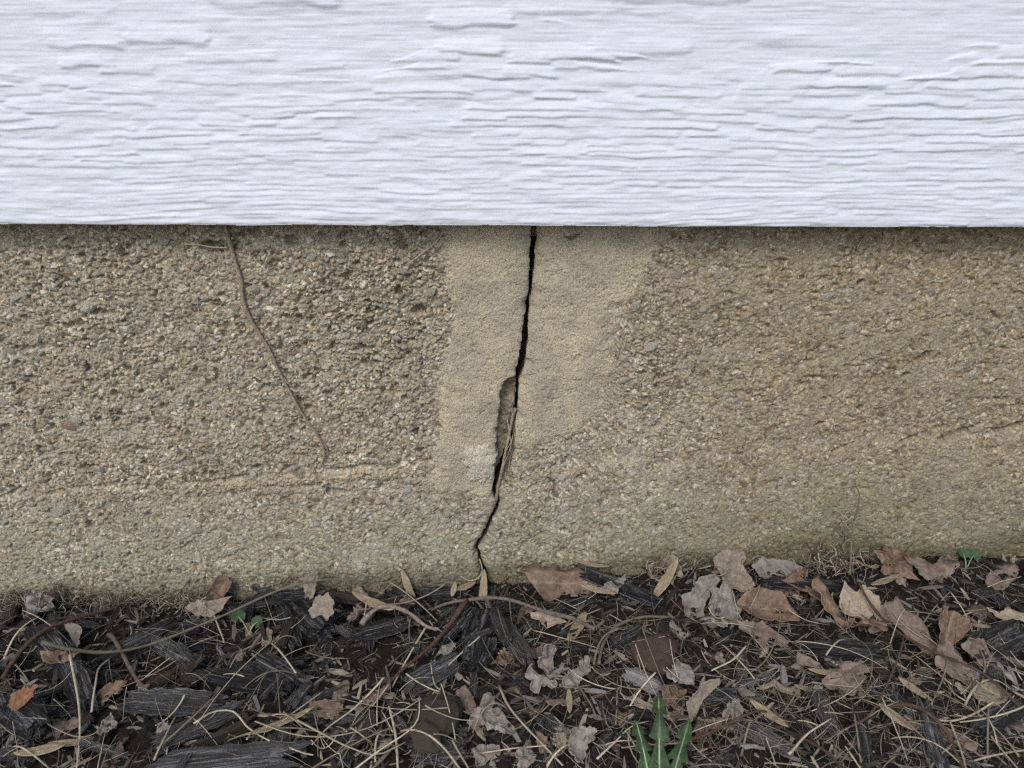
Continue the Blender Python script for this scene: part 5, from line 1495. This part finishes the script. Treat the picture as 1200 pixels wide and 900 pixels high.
for pts, r_, mt, lab in (([(478, 309), (498, 294), (512, 282), (521, 268)], 0.0006, 'straw', 'thin pale grass thread hanging on the wall beside the mortar'),
                         ([(1003, 292), (1008, 282), (1013, 274), (1017, 264)], 0.0005, 'straw', 'short pale grass thread poking from under the siding'),
                         ([(1022, 284), (1028, 278), (1034, 270)], 0.0004, 'straw_dull', 'very short dull thread under the siding beside the pale one'),
                         ([(815, 374), (830, 361), (850, 352), (875, 345)], 0.0004, 'straw_dull', 'thin curved dull thread stuck on the damp concrete'),
                         ([(232, 350), (233, 358), (235, 368)], 0.0004, 'straw', 'tiny pale splinter stuck on the wall beside the vine'),
                         ([(835, 268), (842, 275), (852, 264)], 0.0003, 'straw_dull', 'tiny looped thread under the siding')):
    P = spline(on_wall(pts, 0.0010), 12)
    V, Q, T = tube(P, np.linspace(r_, r_ * 0.6, 12), 5)
    tag(obj('grass_thread', np_mesh('grass_thread', V, Q, T), M[mt]), lab, 'grass thread')
rt = bpy.data.objects.new('dry_root', None); COL.objects.link(rt)
tag(rt, 'dry frayed root wedged inside the crack', 'root')
pathobj('stem', [W3(604, 478, 0.006), W3(600, 492, 0.003), W3(596, 512, 0.002), W3(592, 532, 0.001), W3(588, 552, 0.000), W3(583.5, 572, 0.0015), W3(581, 588, 0.004)], 0.0012, 0.0013, 'vine', rt, 20, 7)
for i in range(9):
    u0 = 600 + RNG.normal() * 2
    pathobj('fibre', [W3(u0, 470 + RNG.uniform(0, 40), 0.004 + RNG.normal() * 0.001), W3(599 + RNG.normal() * 3, 515, 0.001 + RNG.normal() * 0.001), W3(592 + RNG.normal() * 4, 545 + RNG.normal() * 8, 0.0 + RNG.normal() * 0.001)], 0.0003, 0.0002, RNG.choice(['straw', 'straw_dull']), rt, 9, 4)
pathobj('fibre', [W3(562, 655, 0.0), W3(565, 668, -0.003), W3(560, 678, -0.005), W3(548, 680, -0.006), W3(540, 675, -0.005)], 0.0005, 0.0003, 'straw', rt, 14, 5)
P = spline(on_wall([(660, 276), (668, 278), (680, 272)], 0.0016), 9)
V, Q, T = tube(P, np.array([0.0004, 0.0013, 0.0022, 0.0026, 0.0026, 0.0024, 0.0018, 0.0012, 0.0004]), 7, 0.35)
tag(obj('leaf_scrap', np_mesh('leaf_scrap', V, Q, T), LEAFM['brown']), 'small brown leaf scrap stuck to the mortar under the siding', 'leaf')
